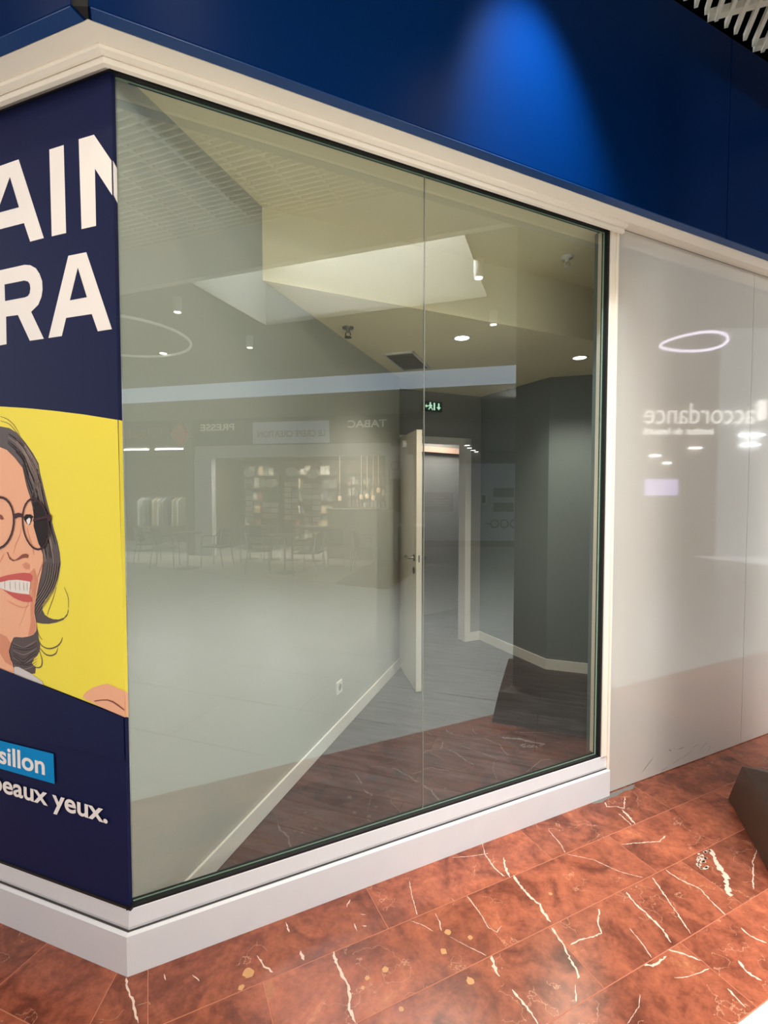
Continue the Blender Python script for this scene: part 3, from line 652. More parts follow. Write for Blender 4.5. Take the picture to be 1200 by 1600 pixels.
# ---- slatted hall ceiling -------------------------------------------------
mb = MB(); Zg = 3.97
k = 0; a = -3.2
while a < 2.72:
    bmax = min(a - 0.20, -0.17) if a < 0 else a - 0.24
    bmin = -6.0
    mb.sbox(G, a, a + 0.017, bmin, bmax, Zg, Zg + 0.036); a += 0.0585; k += 1
b = -1.34 - 0.285*16
while b < 2.5:
    a0 = max(-3.2, b + 0.24 if b > -0.17 else -3.2)
    if a0 < 2.6: mb.sbox(G, a0, 2.72, b, b + 0.035, Zg + 0.012, Zg + 0.05)
    b += 0.285
struct(mb.build('ceiling', m_slat))
mb = MB(); mb.prism([G(-5, -11), G(8, -11), G(8, 9), G(-5, 9)], 5.2, 5.25); mb.sbox(G, 2.75, 2.78, -11, 9, 4.38, 5.2); struct(mb.build('ceiling_void', m_void))
# dropped plaster ceiling with the open skylight well
mb = MB(); Zd = 3.59
mb.sbox(G, 2.73, 2.80, -9.0, 2.5, Zd, Zg + 0.4)
struct(mb.build('trim_ceiling_beam', m_plaster))
mb = MB(); c0 = (2.80, 4.10, -2.10, 0.56)
mb.sbox(G, c0[0], c0[1], -9.0, c0[2], Zd, Zd + 0.05); mb.sbox(G, c0[0], c0[1], c0[3], 2.5, Zd, Zd + 0.05)
far_l = M(-10.5, 11.4) ; 
def quadG(a0, b0, a1, b1, z0, z1): pass
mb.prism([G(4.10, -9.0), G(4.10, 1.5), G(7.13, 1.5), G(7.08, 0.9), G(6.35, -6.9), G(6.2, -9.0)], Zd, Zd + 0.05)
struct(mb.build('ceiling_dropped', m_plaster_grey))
mb = MB()
mb.sbox(G, 4.10, 4.14, -2.10, 0.56, Zd - 0.0, Zd + 1.02); mb.sbox(G, 2.80, 4.14, -2.14, -2.10, Zd, Zd + 1.02); mb.sbox(G, 2.80, 4.14, 0.56, 0.60, Zd, Zd + 1.02)
struct(mb.build('trim_skylight_well', mat('well_paint', (98, 98, 91), rough=0.85)))
mb = MB(); mb.sbox(G, 2.81, 4.14, -2.14, 0.60, Zd + 1.02, Zd + 1.06); struct(mb.build('ceiling_skylight', mat('skylight_glow', (235, 240, 245), emit=(235, 242, 250), es=1.0)))
# bright upstand and the lower ceiling in front of the shops
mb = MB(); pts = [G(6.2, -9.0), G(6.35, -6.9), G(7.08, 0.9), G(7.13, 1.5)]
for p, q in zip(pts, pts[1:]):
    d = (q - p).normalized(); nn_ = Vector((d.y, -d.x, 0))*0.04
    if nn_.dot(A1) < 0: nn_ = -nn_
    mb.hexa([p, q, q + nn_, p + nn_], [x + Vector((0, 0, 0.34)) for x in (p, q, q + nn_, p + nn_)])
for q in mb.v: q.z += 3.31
struct(mb.build('trim_ceiling_upstand', mat('upstand_glow', (215, 228, 240), rough=0.7, emit=(190, 214, 240), es=1.4)))  # emission stands in for cove light on the white upstand
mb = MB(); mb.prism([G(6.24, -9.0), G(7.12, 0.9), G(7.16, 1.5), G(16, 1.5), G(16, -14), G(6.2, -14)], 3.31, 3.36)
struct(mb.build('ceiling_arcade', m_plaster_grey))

def cyl_lamp(loc, label):
    r = tag(empty('cylinder_spotlight', loc), label, 'spotlight', 'cylinder spotlights under the hall ceiling')
    mb = MB(); mb.lathe([(0.043, -0.15), (0.045, -0.145), (0.045, -0.004), (0.040, 0.0)]); mb.build('housing', m_white, r, world=False)
    mb = MB(); mb.lathe([(0.036, -0.153), (0.036, -0.149)]); mb.build('lens', m_lamp, r, world=False)
    return r
labs = ['white cylinder spotlight mirrored in the glass, nearest the poster', 'white cylinder spotlight mirrored in the glass above the press shop sign',
        'white cylinder spotlight mirrored beside the corner of the bright ceiling well', 'small white cylinder spotlight mirrored below the bright ceiling well']
for (x, y), lb in zip(((-2.159, 5.232), (-1.749, 6.498), (0.831, 4.407), (1.228, 5.614)), labs): 
    p = M(x, y, Zd); cyl_lamp(p, lb)
    add_light('cylinder_spotlight_light', 'SPOT', p - Vector((0, 0, 0.17)), 14, (1, 0.95, 0.88), 0.035, p - Vector((0, 0, 3)), 80, 0.6)
p = M(-3.23, 7.30, Zd)
r = tag(empty('recessed_spotlight', p), 'small bright recessed spotlight inside the oval ceiling ring, mirrored in the glass', 'spotlight')
mb = MB(); mb.lathe([(0.05, -0.006), (0.05, 0.0)]); mb.build('glowing_lens', m_lamp, r, world=False)
mb = MB(); c = M(-3.5, 6.5, Zd - 0.012)
mb.tube([c + Vector((0.92*math.cos(q*PI/24), 0.92*math.sin(q*PI/24), 0)) for q in range(48)], 0.018, 8, True)
tag(mb.build('ceiling_ring', mat('ring_white', (240, 240, 236), rough=0.5, emit=(240, 240, 232), es=0.5)), 'thin pale oval light ring on the hall ceiling, mirrored beside the poster', 'ceiling light')

# ---- stone column standing at the right -----------------------------------
m_stone = mat('brown_stone', (78, 54, 40), rough=0.4, noise=0.3, scale=14)
col = tag(empty('stone_column', W(2.72, 0.84, 0)), 'square brown stone column with flared base at the right edge', 'column')
def sq(ins, z, c=(2.727, 0.839), h=0.40):
    e = (h*1.4142 - ins)
    return [W(c[0] + dx*e, c[1] + dy*e, z) for dx, dy in ((0, -1), (1, 0), (0, 1), (-1, 0))]
mb = MB(); mb.hexa(sq(0, 0), sq(0.06, 0.20)); mb.hexa(sq(0.06, 0.20), sq(0.17, 0.225)); mb.build('column_base', m_stone, col, bevel=0.004)
mb = MB(); mb.hexa(sq(0.18, 0.225), sq(0.18, Zg + 0.3)); mb.build('column_shaft', mat('grey_brown_stone', (92, 86, 76), rough=0.35, noise=0.2, scale=10), col)

# ---- the empty unit behind the glass --------------------------------------
Zc, Zh = 2.55, 2.885
mb = MB(); mb.hexa([I(0.045, -0.03, 0), I(2.96, -0.03, 0), I(2.96, -0.13, 0), I(0.18, -0.13, 0)], [I(0.045, -0.03, 2.95), I(2.96, -0.03, 2.95), I(2.96, -0.13, 2.95), I(0.18, -0.13, 2.95)])
struct(mb.build('wall_unit_left', m_roomwall))
mb = MB(); mb.sbox(W, 1.97, 2.072, -2.5, -2.12, 0, Zc)
mb.sbox(W, 2.072, 2.19, -2.60, -2.50, 0, Zc); mb.sbox(W, 2.19, 3.04, -2.60, -2.50, 2.06, Zc); mb.sbox(W, 3.04, 3.33, -2.60, -2.50, 0, Zc)
struct(mb.build('wall_unit_back', m_backwall))
mb = MB(); mb.sbox(W, 3.23, 3.33, -2.5, -1.53, 0, Zc)
mb.hexa([W(3.23, -1.53, 0), W(4.85, 0.09 - 0.15, 0), W(4.95, -0.15, 0), W(3.33, -1.60, 0)], [W(3.23, -1.53, Zc), W(4.85, 0.09 - 0.15, Zc), W(4.95, -0.15, Zc), W(3.33, -1.60, Zc)])
struct(mb.build('wall_unit_right', m_roomblue))
# low ceiling, raised strip along the window, its upstand
mb = MB(); mb.prism([W(0.60, -0.66), W(4.3, -0.66), W(4.9, -0.2), W(3.33, -1.55), W(3.33, -2.5), W(2.0, -2.5), W(2.0, -2.05)], Zc, Zc + 0.06)
struct(mb.build('ceiling_unit', m_roomceil))
mb = MB(); mb.sbox(W, 0.0, 5.0, -0.70, -0.055, Zh, Zh + 0.05); mb.sbox(W, 0.52, 5.0, -0.659, -0.63, Zc, Zh); struct(mb.build('ceiling_unit_raised', m_roomceil))
mb = MB(); mb.sbox(W, 2.185, 5.0, -0.14, -0.09, 0.0, Zh); struct(mb.build('wall_unit_front', m_roomblue))
def skirting(name, p, q, h=0.09, t=0.012):
    p = Vector(p); q = Vector(q); d = (q - p).normalized(); nn_ = Vector((d.y, -d.x, 0))*t
    mb = MB(); mb.hexa([p, q, q + nn_, p + nn_], [x + Vector((0, 0, h)) for x in (p, q, q + nn_, p + nn_)])
    return struct(mb.build(name, m_white, bevel=0.003))
skirting('baseboard_unit_left', I(0.06, -0.03), I(2.96, -0.03))
skirting('baseboard_unit_right', W(3.23, -1.53), W(3.23, -2.5)) if False else None
mb = MB(); mb.sbox(W, 3.218, 3.23, -2.5, -1.525, 0, 0.09)
mb.hexa([W(3.218, -1.525, 0), W(4.7, -0.043, 0), W(4.7, -0.06, 0), W(3.23, -1.53, 0)], [W(3.218, -1.525, 0.09), W(4.7, -0.043, 0.09), W(4.7, -0.06, 0.09), W(3.23, -1.53, 0.09)])
mb.sbox(W, 3.10, 3.218, -2.5, -2.488, 0, 0.09)
struct(mb.build('baseboard_unit_right', m_white))
# door_1: frame in the back wall, leaf swung open towards the window
d1 = struct(empty('door_1', W(2.6, -2.5, 0)))
mb = MB()
for s0, s1 in ((2.15, 2.20), (3.03, 3.10)): mb.sbox(W, s0, s1, -2.61, -2.485, 0, 2.11)
mb.sbox(W, 2.15, 3.10, -2.61, -2.485, 2.05, 2.11)
mb.build('door_frame', m_white, d1, bevel=0.003)
h0 = W(2.19, -2.47); h1 = W(1.955, -1.555); dd = (h1 - h0).normalized(); dn = Vector((dd.y, -dd.x, 0))
if dn.dot(U) < 0: dn = -dn
def DL(x, y, z): return h0 + dd*x + dn*y + Vector((0, 0, z))
Ld = (h1 - h0).length
mb = MB(); mb.sbox(DL, 0, Ld, -0.022, 0.022, 0.010, 2.035); leaf = mb.build('door_leaf', m_door, d1, bevel=0.002)
mb = MB(); mb.sbox(DL, Ld, Ld + 0.0012, -0.006, 0.006, 1.02, 1.075); mb.build('lock_plate', m_steel, leaf)
for sgn in (-1, 1):
    mb = MB()
    mb.tube([DL(Ld - 0.06, sgn*0.022, 1.05), DL(Ld - 0.06, sgn*0.060, 1.05), DL(Ld - 0.075, sgn*0.070, 1.05), DL(Ld - 0.17, sgn*0.070, 1.05), DL(Ld - 0.18, sgn*0.060, 1.05)], 0.009, 10)
    mb.tube([DL(Ld - 0.06, sgn*0.022, 1.05), DL(Ld - 0.06, sgn*0.030, 1.05)], 0.026, 16); mb.tube([DL(Ld - 0.06, sgn*0.022, 0.95), DL(Ld - 0.06, sgn*0.030, 0.95)], 0.026, 16)
    mb.build('door_handle', m_steel, leaf)
mb = MB()
for z in (0.25, 1.0, 1.8): mb.tube([DL(0.005, 0.03, z - 0.05), DL(0.005, 0.03, z + 0.05)], 0.008, 8)
mb.build('hinge', m_steel, leaf)
mb = MB(); mb.tube([DL(Ld - 0.35, -0.022, 1.96), DL(Ld - 0.35, -0.05, 1.96)], 0.028, 14); mb.build('door_stop', m_white, leaf)
# room beyond the door
mb = MB(); mb.hexa([W(1.6, -3.24, 0), W(5.2, -4.12, 0), W(5.2, -4.2, 0), W(1.6, -3.32, 0)], [W(1.6, -3.24, 2.5), W(5.2, -4.12, 2.5), W(5.2, -4.2, 2.5), W(1.6, -3.32, 2.5)])
mb.sbox(W, 1.6, 1.7, -3.3, -2.6, 0, 2.5); mb.sbox(W, 5.1, 5.2, -4.1, -2.6, 0, 2.5)
struct(mb.build('wall_back_room', m_backwall))
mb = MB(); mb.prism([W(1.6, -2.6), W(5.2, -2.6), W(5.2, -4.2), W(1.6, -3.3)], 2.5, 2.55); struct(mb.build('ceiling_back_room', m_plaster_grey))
mb = MB(); mb.hexa([W(1.75, -3.22, 2.06), W(5.0, -4.01, 2.06), W(5.0, -4.07, 2.06), W(1.75, -3.275, 2.06)], [W(1.75, -3.22, 2.13), W(5.0, -4.01, 2.13), W(5.0, -4.07, 2.13), W(1.75, -3.275, 2.13)])
struct(mb.build('trim_back_room', mat('pinkish_trim', (214, 178, 160), rough=0.6)))
add_light('back_room_light', 'AREA', W(3.5, -3.2, 2.45), 17, (1, 0.93, 0.85), 0.5, W(3.5, -3.2, 0))
# exit sign, vent, downlights, sprinklers, socket
ex = tag(empty('exit_sign', W(2.62, -2.46, 2.35)), 'small dark green exit sign above the open door', 'sign')
mb = MB(); mb.sbox(W, 2.515, 2.725, -2.485, -2.455, 2.352, 2.446); mb.build('sign_box', mat('sign_green', (12, 62, 50), rough=0.4), ex, bevel=0.003)
m_sig = mat('sign_white', (220, 255, 235), rough=0.5, emit=(200, 255, 225), es=0.9)
def XS(x, z): return W(2.515 + x*0.21, -2.4535, 2.352 + z*0.094)
mb = MB()
mb.poly([XS(.06, .5), XS(.14, .70), XS(.14, .56), XS(.24, .56), XS(.24, .44), XS(.14, .44), XS(.14, .30)])
mb.poly([XS(.34 + .045*math.cos(q*PI/5), .82 + .10*math.sin(q*PI/5)) for q in range(10)])
mb.poly([XS(.31, .72), XS(.40, .70), XS(.46, .50), XS(.43, .46), XS(.38, .58), XS(.40, .40), XS(.48, .30), XS(.47, .12), XS(.43, .12), XS(.43, .26), XS(.34, .34), XS(.28, .14), XS(.23, .16), XS(.30, .42), XS(.30, .56), XS(.26, .50), XS(.24, .54)])
mb.poly([XS(.52, .12), XS(.60, .12), XS(.60, .88), XS(.52, .88)])
mb.poly([XS(.80, .16), XS(.92, .46), XS(.84, .46), XS(.84, .86), XS(.76, .86), XS(.76, .46), XS(.68, .46)])
mb.build('pictogram', m_sig, ex)
vt = tag(empty('air_vent', I(2.44, 0.20, Zc)), 'grey slatted air vent in the ceiling of the empty unit', 'vent')
mb = MB(); 
for a0, a1, b0, b1 in ((2.20, 2.68, 0.09, 0.105), (2.20, 2.68, 0.30, 0.315), (2.20, 2.22, 0.09, 0.315), (2.66, 2.68, 0.09, 0.315)): mb.sbox(I, a0, a1, b0, b1, Zc - 0.012, Zc)
mb.build('frame', m_white, vt)
mb = MB(); mb.sbox(I, 2.22, 2.66, 0.105, 0.30, Zc - 0.003, Zc - 0.001); mb.build('backing', m_black, vt)
mb = MB()
for q in range(15): mb.sbox(I, 2.235 + q*0.029, 2.245 + q*0.029, 0.105, 0.30, Zc - 0.014, Zc - 0.002)
mb.build('louvres', mat('vent_grey', (110, 106, 98), rough=0.5), vt)
for (a, b), lb in (((2.02, 0.69), 'glowing recessed downlight in the ceiling right of the air vent'), ((2.77, 1.42), 'glowing recessed downlight near the right edge of the window')):
    r = tag(empty('recessed_downlight', I(a, b, Zc)), lb, 'downlight', 'downlights in the empty unit')
    mb = MB(); mb.lathe([(0.058, -0.006), (0.060, 0.0), (0.046, 0.0), (0.046, -0.006), (0.058, -0.006)], k=24, cap=False); mb.build('trim_ring', m_white, r, world=False)
    mb = MB(); mb.lathe([(0.045, -0.005), (0.045, -0.003)], k=24); mb.build('glowing_lens', m_lamp, r, world=False)
def sprinkler(loc, label, mt=None):
    r = tag(empty('ceiling_sprinkler', loc), label, 'sprinkler')
    mb = MB(); mb.lathe([(0.035, 0), (0.033, -0.008), (0.012, -0.012), (0.010, -0.03)], k=16); mb.build('rosette', mt or m_steel, r, world=False)
    mb = MB(); mb.tube([(0.012, 0, -0.03), (0.016, 0, -0.045), (0.004, 0, -0.058)], 0.003); mb.tube([(-0.012, 0, -0.03), (-0.016, 0, -0.045), (-0.004, 0, -0.058)], 0.003)
    mb.lathe([(0.022, -0.058), (0.022, -0.061)], k=12); mb.build('deflector', mt or m_dark, r, world=False)
sprinkler(I(1.60, 0.08, Zc), 'dark ceiling sprinkler left of the air vent')
sprinkler(I(3.45, 1.17, Zc), 'ceiling sprinkler above the grey-blue wall by the right frame')
sprinkler(W(2.24, -0.38, Zh), 'pale ceiling sprinkler on the raised ceiling strip, top right of the window', m_white)
so = tag(empty('wall_socket', I(1.68, -0.03, 0.27)), 'white wall socket above the skirting of the pale left wall', 'socket')
mb = MB(); mb.sbox(I, 1.64, 1.72, -0.03, -0.018, 0.27, 0.35); mb.build('cover_plate', m_white, so, bevel=0.003)
mb = MB(); mb.hexa([I(1.68 + .022*math.cos(q*PI/8), -0.0175, 0.31 + .022*math.sin(q*PI/8)) for q in range(16)], [I(1.68 + .022*math.cos(q*PI/8), -0.0165, 0.31 + .022*math.sin(q*PI/8)) for q in range(16)])
mb.build('socket_face', mat('socket_grey', (150, 150, 146)), so)

# ---- the hall in front: press shop, terrace, far walls --------------------
O_ = Vector((-4.61, 12.03, 0)); DQ = Vector((0.9828, -0.1845, 0)); NQ = Vector((-DQ.y, DQ.x, 0))
if NQ.y > 0: NQ = -NQ                  # towards the window
def S(q, n, z=0.0):
    p = O_ + DQ*q + NQ*n; return M(p.x, p.y, z)
m_sfascia = mat('shop_fascia_dark', (74, 70, 62), rough=0.5); m_sred = mat('shop_fascia_brown', (112, 84, 74), rough=0.5)
m_band = mat('pale_band', (206, 208, 212), rough=0.6); m_shopin = mat('shop_interior', (120, 108, 88), rough=0.8)
mb = MB(); mb.sbox(S, -0.02, 4.92, -0.2, 0.0, 2.67, 3.31); struct(mb.build('wall_shop_fascia', m_sfascia))
mb = MB(); mb.sbox(S, -4.5, -0.13, -0.2, 0.0, 2.67, 3.31); struct(mb.build('wall_shop_fascia_brown', m_sred))
mb = MB(); mb.sbox(S, 0.0, 5.2, -0.2, -0.001, 2.40, 2.67); mb.sbox(S, 4.72, 5.35, -0.2, -0.002, 0, 2.40); mb.sbox(S, -0.15, 0.44, -0.2, -0.002, 0, 2.40)
struct(mb.build('wall_shop_front', m_band))
mb = MB(); mb.sbox(S, -0.24, -0.02, -0.15, 0.03, 0, 3.31); struct(mb.build('trim_shop_pier', mat('pier_grey', (140, 136, 126), rough=0.7)))
mb = MB(); mb.sbox(S, -4.5, 5.2, -3.1, -3.0, 0, 3.3); mb.sbox(S, 4.9, 5.0, -3.0, -0.2, 0, 3.3); mb.sbox(S, -0.2, -0.1, -3.0, -0.2, 0, 3.3)
struct(mb.build('wall_shop_back', m_shopin))
mb = MB(); mb.sbox(S, -0.1, 4.9, -3.0, -0.2, 2.5, 2.55); mb.sbox(S, -4.5, -0.2, -3.0, -0.2, 2.66, 2.7); struct(mb.build('ceiling_shop', m_shopin))
mb = MB(); mb.sbox(S, 4.86, 5.04, -0.2, 0.06, 2.60, 3.31); struct(mb.build('trim_fascia_end', m_black))
add_light('press_shop_light', 'AREA', S(2.3, -0.45, 2.47), 250, (1, 0.95, 0.85), 3.0, S(2.3, -1.2, 0), size_y=0.35)
add_light('left_shop_light', 'AREA', S(-1.13, -0.13, 2.625), 160, (1, 1, 1), 1.6, S(-1.13, -0.5, 0), size_y=0.05)
def sign(name, label, q0, q1, z0, z1, mt, body, tw, thgt, tq, tz, tm, n=0.0, cat='sign', bold=0.02):
    r = tag(empty(name, S((q0 + q1)/2, n, z0)), label, cat)
    mb = MB(); mb.sbox(S, q0, q1, n + 0.001, n + 0.05, z0, z1); mb.build('sign_board', mt, r)
    # reads correctly for somebody standing in the hall
    d = (S(1, 0) - S(0, 0)).normalized()
    if body: lettering('lettering', body, S(tq, n + 0.055, tz), -d, (0, 0, 1), tw, thgt, tm, r, bold=bold, thick=0.004)
    return r
m_let = mat('pale_letters', (230, 226, 210), emit=(230, 226, 210), es=0.8); m_olive = mat('olive_letters', (150, 142, 84)); m_box = mat('sign_lightbox', (190, 200, 214), emit=(190, 205, 225), es=0.45)
sg = sign('tobacconist_sign', 'dark fascia sign reading TABAC, mirrored in the glass', 3.55, 4.84, 2.72, 3.24, m_sfascia, 'TABAC', 0.90, 0.17, 4.76, 3.02, m_let)
sign('newsagent_sign', 'dark fascia sign reading PRESSE, mirrored in the glass', 0.05, 1.35, 2.72, 3.24, m_sfascia, 'PRESSE', 0.88, 0.16, 1.08, 3.03, m_let)
sign('cafe_sign', 'pale blue lit sign board with olive lettering, mirrored in the glass', 1.56, 3.42, 2.70, 3.20, m_box, 'LE CREPE CREATION', 1.66, 0.15, 3.34, 2.84, m_olive, n=0.02)
sign('clothing_shop_sign', 'brown fascia sign with orange lettering beside the poster edge, mirrored', -2.9, -0.62, 2.74, 3.24, m_sred, 'Cigah', 1.1, 0.36, -0.78, 2.82, mat('orange_letters', (176, 120, 84)))
tb = tag(empty('tobacco_diamond_sign', S(-0.26, 0.05, 2.62)), 'orange double diamond tobacconist sign hanging at the pier, mirrored', 'sign')
mb = MB()
for c in (2.96, ): mb.hexa([S(-0.50, 0.06, c), S(-0.30, 0.06, c - 0.26), S(-0.10, 0.06, c), S(-0.30, 0.06, c + 0.26)], [S(-0.50, 0.12, c), S(-0.30, 0.12, c - 0.26), S(-0.10, 0.12, c), S(-0.30, 0.12, c + 0.26)])
mb.build('diamond_panel', mat('diamond_orange', (206, 116, 60), emit=(206, 110, 50), es=0.25), tb)
mb = MB(); P = [S(-0.56, 0.09, 2.96), S(-0.30, 0.09, 2.63), S(-0.04, 0.09, 2.96), S(-0.30, 0.09, 3.29)]; mb.tube(P, 0.02, 6, True); mb.build('diamond_rim', mat('rim_cream', (224, 200, 160)), tb)
for q0, q1, lb in ((-1.94, -1.25, 'bright tube light nearest the poster edge, mirrored'), (-1.07, -0.32, 'bright tube light ending at the pier, mirrored')):
    r = tag(empty('tube_light', S((q0 + q1)/2, -0.08, 2.6)), lb, 'tube light', 'tube lights over the clothing shop')
    mb = MB(); mb.sbox(S, q0, q1, -0.10, -0.03, 2.63, 2.67); mb.build('batten', m_white, r)
    mb = MB(); mb.sbox(S, q0, q1, -0.03, 0.0, 2.60, 2.635); mb.build('glowing_tube', m_tube, r)
mb = MB(); mb.sbox(S, -1.05, -0.45, -2.2, -2.15, 1.4, 2.5); mb.cur = 1; mb.sbox(S, -1.0, -0.75, -2.149, -2.14, 1.75, 1.85)
tag(mb.build('display_board', [mat('teal_board', (150, 176, 172)), m_white]), 'pale teal display board hanging inside the clothing shop, mirrored', 'board')
# garments on a rail
gr = tag(empty('clothes_rail', S(-1.3, -0.6, 0)), 'steel clothes rail in front of the clothing shop, mirrored', 'clothes rail')
mb = MB(); mb.bar(S(-1.95, -0.6, 1.45), S(-0.6, -0.6, 1.45), 0.015); mb.bar(S(-1.95, -0.6, 0), S(-1.95, -0.6, 1.45), 0.015); mb.bar(S(-0.6, -0.6, 0), S(-0.6, -0.6, 1.45), 0.015)
for q in (-1.95, -0.6): mb.bar(S(q, -0.85, 0.015), S(q, -0.35, 0.015), 0.015)
mb.build('rail_frame', m_steel, gr)
gm = [mat('garment_%s' % n_, c) for n_, c in (('white', (200, 200, 192)), ('grey', (130, 130, 124)), ('dark', (60, 60, 66)), ('cream', (190, 180, 150)))]
gl_ = ['white', 'grey', 'dark', 'cream']
for i in range(9):
    q = -1.85 + i*0.14; c = i % 4; w = 0.24
    mb = MB()
    mb.hexa([S(q - .02, -0.6 - w, 0.72), S(q + .03, -0.6 - w, 0.72), S(q + .03, -0.6 + w, 0.70), S(q - .02, -0.6 + w, 0.70)],
            [S(q - .02, -0.6 - w*0.95, 1.33), S(q + .03, -0.6 - w*0.95, 1.33), S(q + .03, -0.6 + w*0.95, 1.33), S(q - .02, -0.6 + w*0.95, 1.33)])
    mb.hexa([S(q - .02, -0.6 - w*0.95, 1.33), S(q + .03, -0.6 - w*0.95, 1.33), S(q + .03, -0.6 + w*0.95, 1.33), S(q - .02, -0.6 + w*0.95, 1.33)],
            [S(q - .01, -0.66, 1.42), S(q + .02, -0.66, 1.42), S(q + .02, -0.54, 1.42), S(q - .01, -0.54, 1.42)])
    mb.tube([S(q, -0.6, 1.42), S(q, -0.6, 1.47)], 0.004, 6)
    tag(mb.build('hanging_garment', gm[c]), '%s garment hanging on the clothes rail of the clothing shop' % gl_[c], 'garment', 'garments on the clothes rail, %s' % gl_[c])
# press shop: shelves with magazines, postcard racks, counter
m_shelf = mat('shelf_grey', (120, 116, 104), rough=0.7)
cols = [mat('print_%d' % i, c) for i, c in enumerate(((226, 222, 206), (180, 176, 160), (90, 96, 110), (150, 96, 84), (110, 120, 96), (210, 190, 150)))]
rng = random.Random(12)
for q0, q1, lb in ((0.5, 1.45, 'magazine shelves at the left of the press shop, mirrored'), (1.95, 3.1, 'magazine shelves behind the postcard racks, mirrored')):
    r = tag(empty('magazine_shelf', S((q0 + q1)/2, -1.6, 0)), lb, 'shelf', 'magazine shelves of the press shop')
    mb = MB(); mb.sbox(S, q0, q1, -1.75, -1.7, 0.1, 2.15)
    for i in range(6): mb.sbox(S, q0, q1, -1.7, -1.45, 0.3 + i*0.34, 0.32 + i*0.34)
    mb.sbox(S, q0, q1, -1.75, -1.45, 0, 0.12); mb.build('shelf_unit', m_shelf, r)
    mb = MB()
    for i in range(6):
        q = q0 + 0.03
        while q < q1 - 0.16:
            w = rng.uniform(0.09, 0.16); mb.cur = rng.randrange(6); z = 0.322 + i*0.34
            if rng.random() < 0.8: mb.sbox(S, q, q + w, -1.60, -1.56, z, z + rng.uniform(0.16, 0.27))
            q += w + 0.012
    o = mb.build('magazine_rows', cols, r); o['kind'] = 'stuff'
for j, (q, z0, z1) in enumerate(((1.62, 0.86, 1.98), (2.14, 0.95, 1.74), (2.64, 0.92, 2.0), (3.13, 0.88, 1.94))):
    r = tag(empty('postcard_rack', S(q, 0.45, 0)), ['slim single-column postcard rack, mirrored left of the wider racks', 'low postcard rack with dark gaps, second from the poster side, mirrored',
            'postcard rack with round header and coin-shaped cards, mirrored', 'widest postcard rack beside the counter, mirrored'][j], 'postcard rack', 'postcard racks of the press shop')
    w = (0.09, 0.20, 0.17, 0.21)[j]
    mb = MB(); mb.bar(S(q, 0.40, 0.03), S(q, 0.40, z1), 0.015); mb.lathe([(0.20, 0), (0.20, 0.02), (0.03, 0.04)], S(q, 0.40, 0)); mb.build('stand', m_dark, r)
    mb = MB(); mb.sbox(S, q - w, q + w, 0.405, 0.415, z0, z1 - 0.05); mb.build('wire_panel', m_shelf, r)
    mb = MB(); n = int((z1 - z0 - 0.1)/0.125); cn = 1 if j == 0 else 2
    for i in range(n):
        for c in range(cn):
            if rng.random() < 0.12: continue
            ww = 2*w/cn; x = q - w + c*ww; z = z0 + 0.02 + i*0.125; mb.cur = rng.choice((0, 0, 1, 0, 1, 5))
            mb.sbox(S, x + 0.012, x + ww - 0.012, 0.416, 0.43, z, z + 0.10)
    o = mb.build('card_pockets', cols, r)
    mb = MB(); mb.hexa([S(q + 0.14*math.cos(t*PI/8), 0.40, z1 + 0.02 + 0.10*math.sin(t*PI/8)) for t in range(16)], [S(q + 0.14*math.cos(t*PI/8), 0.42, z1 + 0.02 + 0.10*math.sin(t*PI/8)) for t in range(16)])
    mb.build('header', cols[0], r)
ct = tag(empty('shop_counter', S(4.05, -0.35, 0)), 'long beige shop counter right of the postcard racks, mirrored', 'counter')
mb = MB(); mb.sbox(S, 3.33, 4.70, -0.75, -0.1, 0, 1.12); mb.build('counter_body', mat('counter_beige', (150, 146, 122), rough=0.6), ct)
mb = MB(); mb.sbox(S, 3.31, 4.71, -0.78, -0.06, 1.12, 1.17); mb.build('counter_top', m_shelf, ct)
m_warm = mat('warm_glow', (255, 220, 180), emit=(255, 220, 180), es=1.6)
for i, (q, z) in enumerate(((3.40, 1.35), (3.95, 1.38), (4.10, 1.40), (4.25, 1.36), (4.38, 1.55), (4.60, 1.45))):
    mb = MB(); mb.lathe([(0.03, 0), (0.05, 0.05), (0.035, 0.12)], S(q, -0.9, z), 10); mb.tube([S(q, -0.9, z + .1), S(q, -0.9, 2.5)], 0.005, 6)
    tag(mb.build('pendant_lamp', m_warm), 'small warm pendant lamp glowing over the shop counter, mirrored', 'lamp', 'pendant lamps over the counter')
bk = tag(empty('spirits_shelf', S(4.1, -1.8, 0)), 'brown shelf unit behind the counter, mirrored', 'shelf')
mb = MB(); mb.sbox(S, 3.35, 4.75, -2.0, -1.9, 0.6, 2.3)
for i in range(4): mb.sbox(S, 3.35, 4.75, -1.9, -1.65, 1.15 + i*0.3, 1.17 + i*0.3)
mb.build('shelf_unit', mat('brown_wood', (120, 88, 66), rough=0.6), bk)
mb = MB()
for i in range(3):
    q = 3.4
    while q < 4.65: mb.cur = rng.randrange(6); mb.sbox(S, q, q + 0.07, -1.85, -1.75, 1.17 + i*0.3, 1.17 + i*0.3 + rng.uniform(0.1, 0.22)); q += 0.1
o = mb.build('packet_rows', cols, bk); o['kind'] = 'stuff'
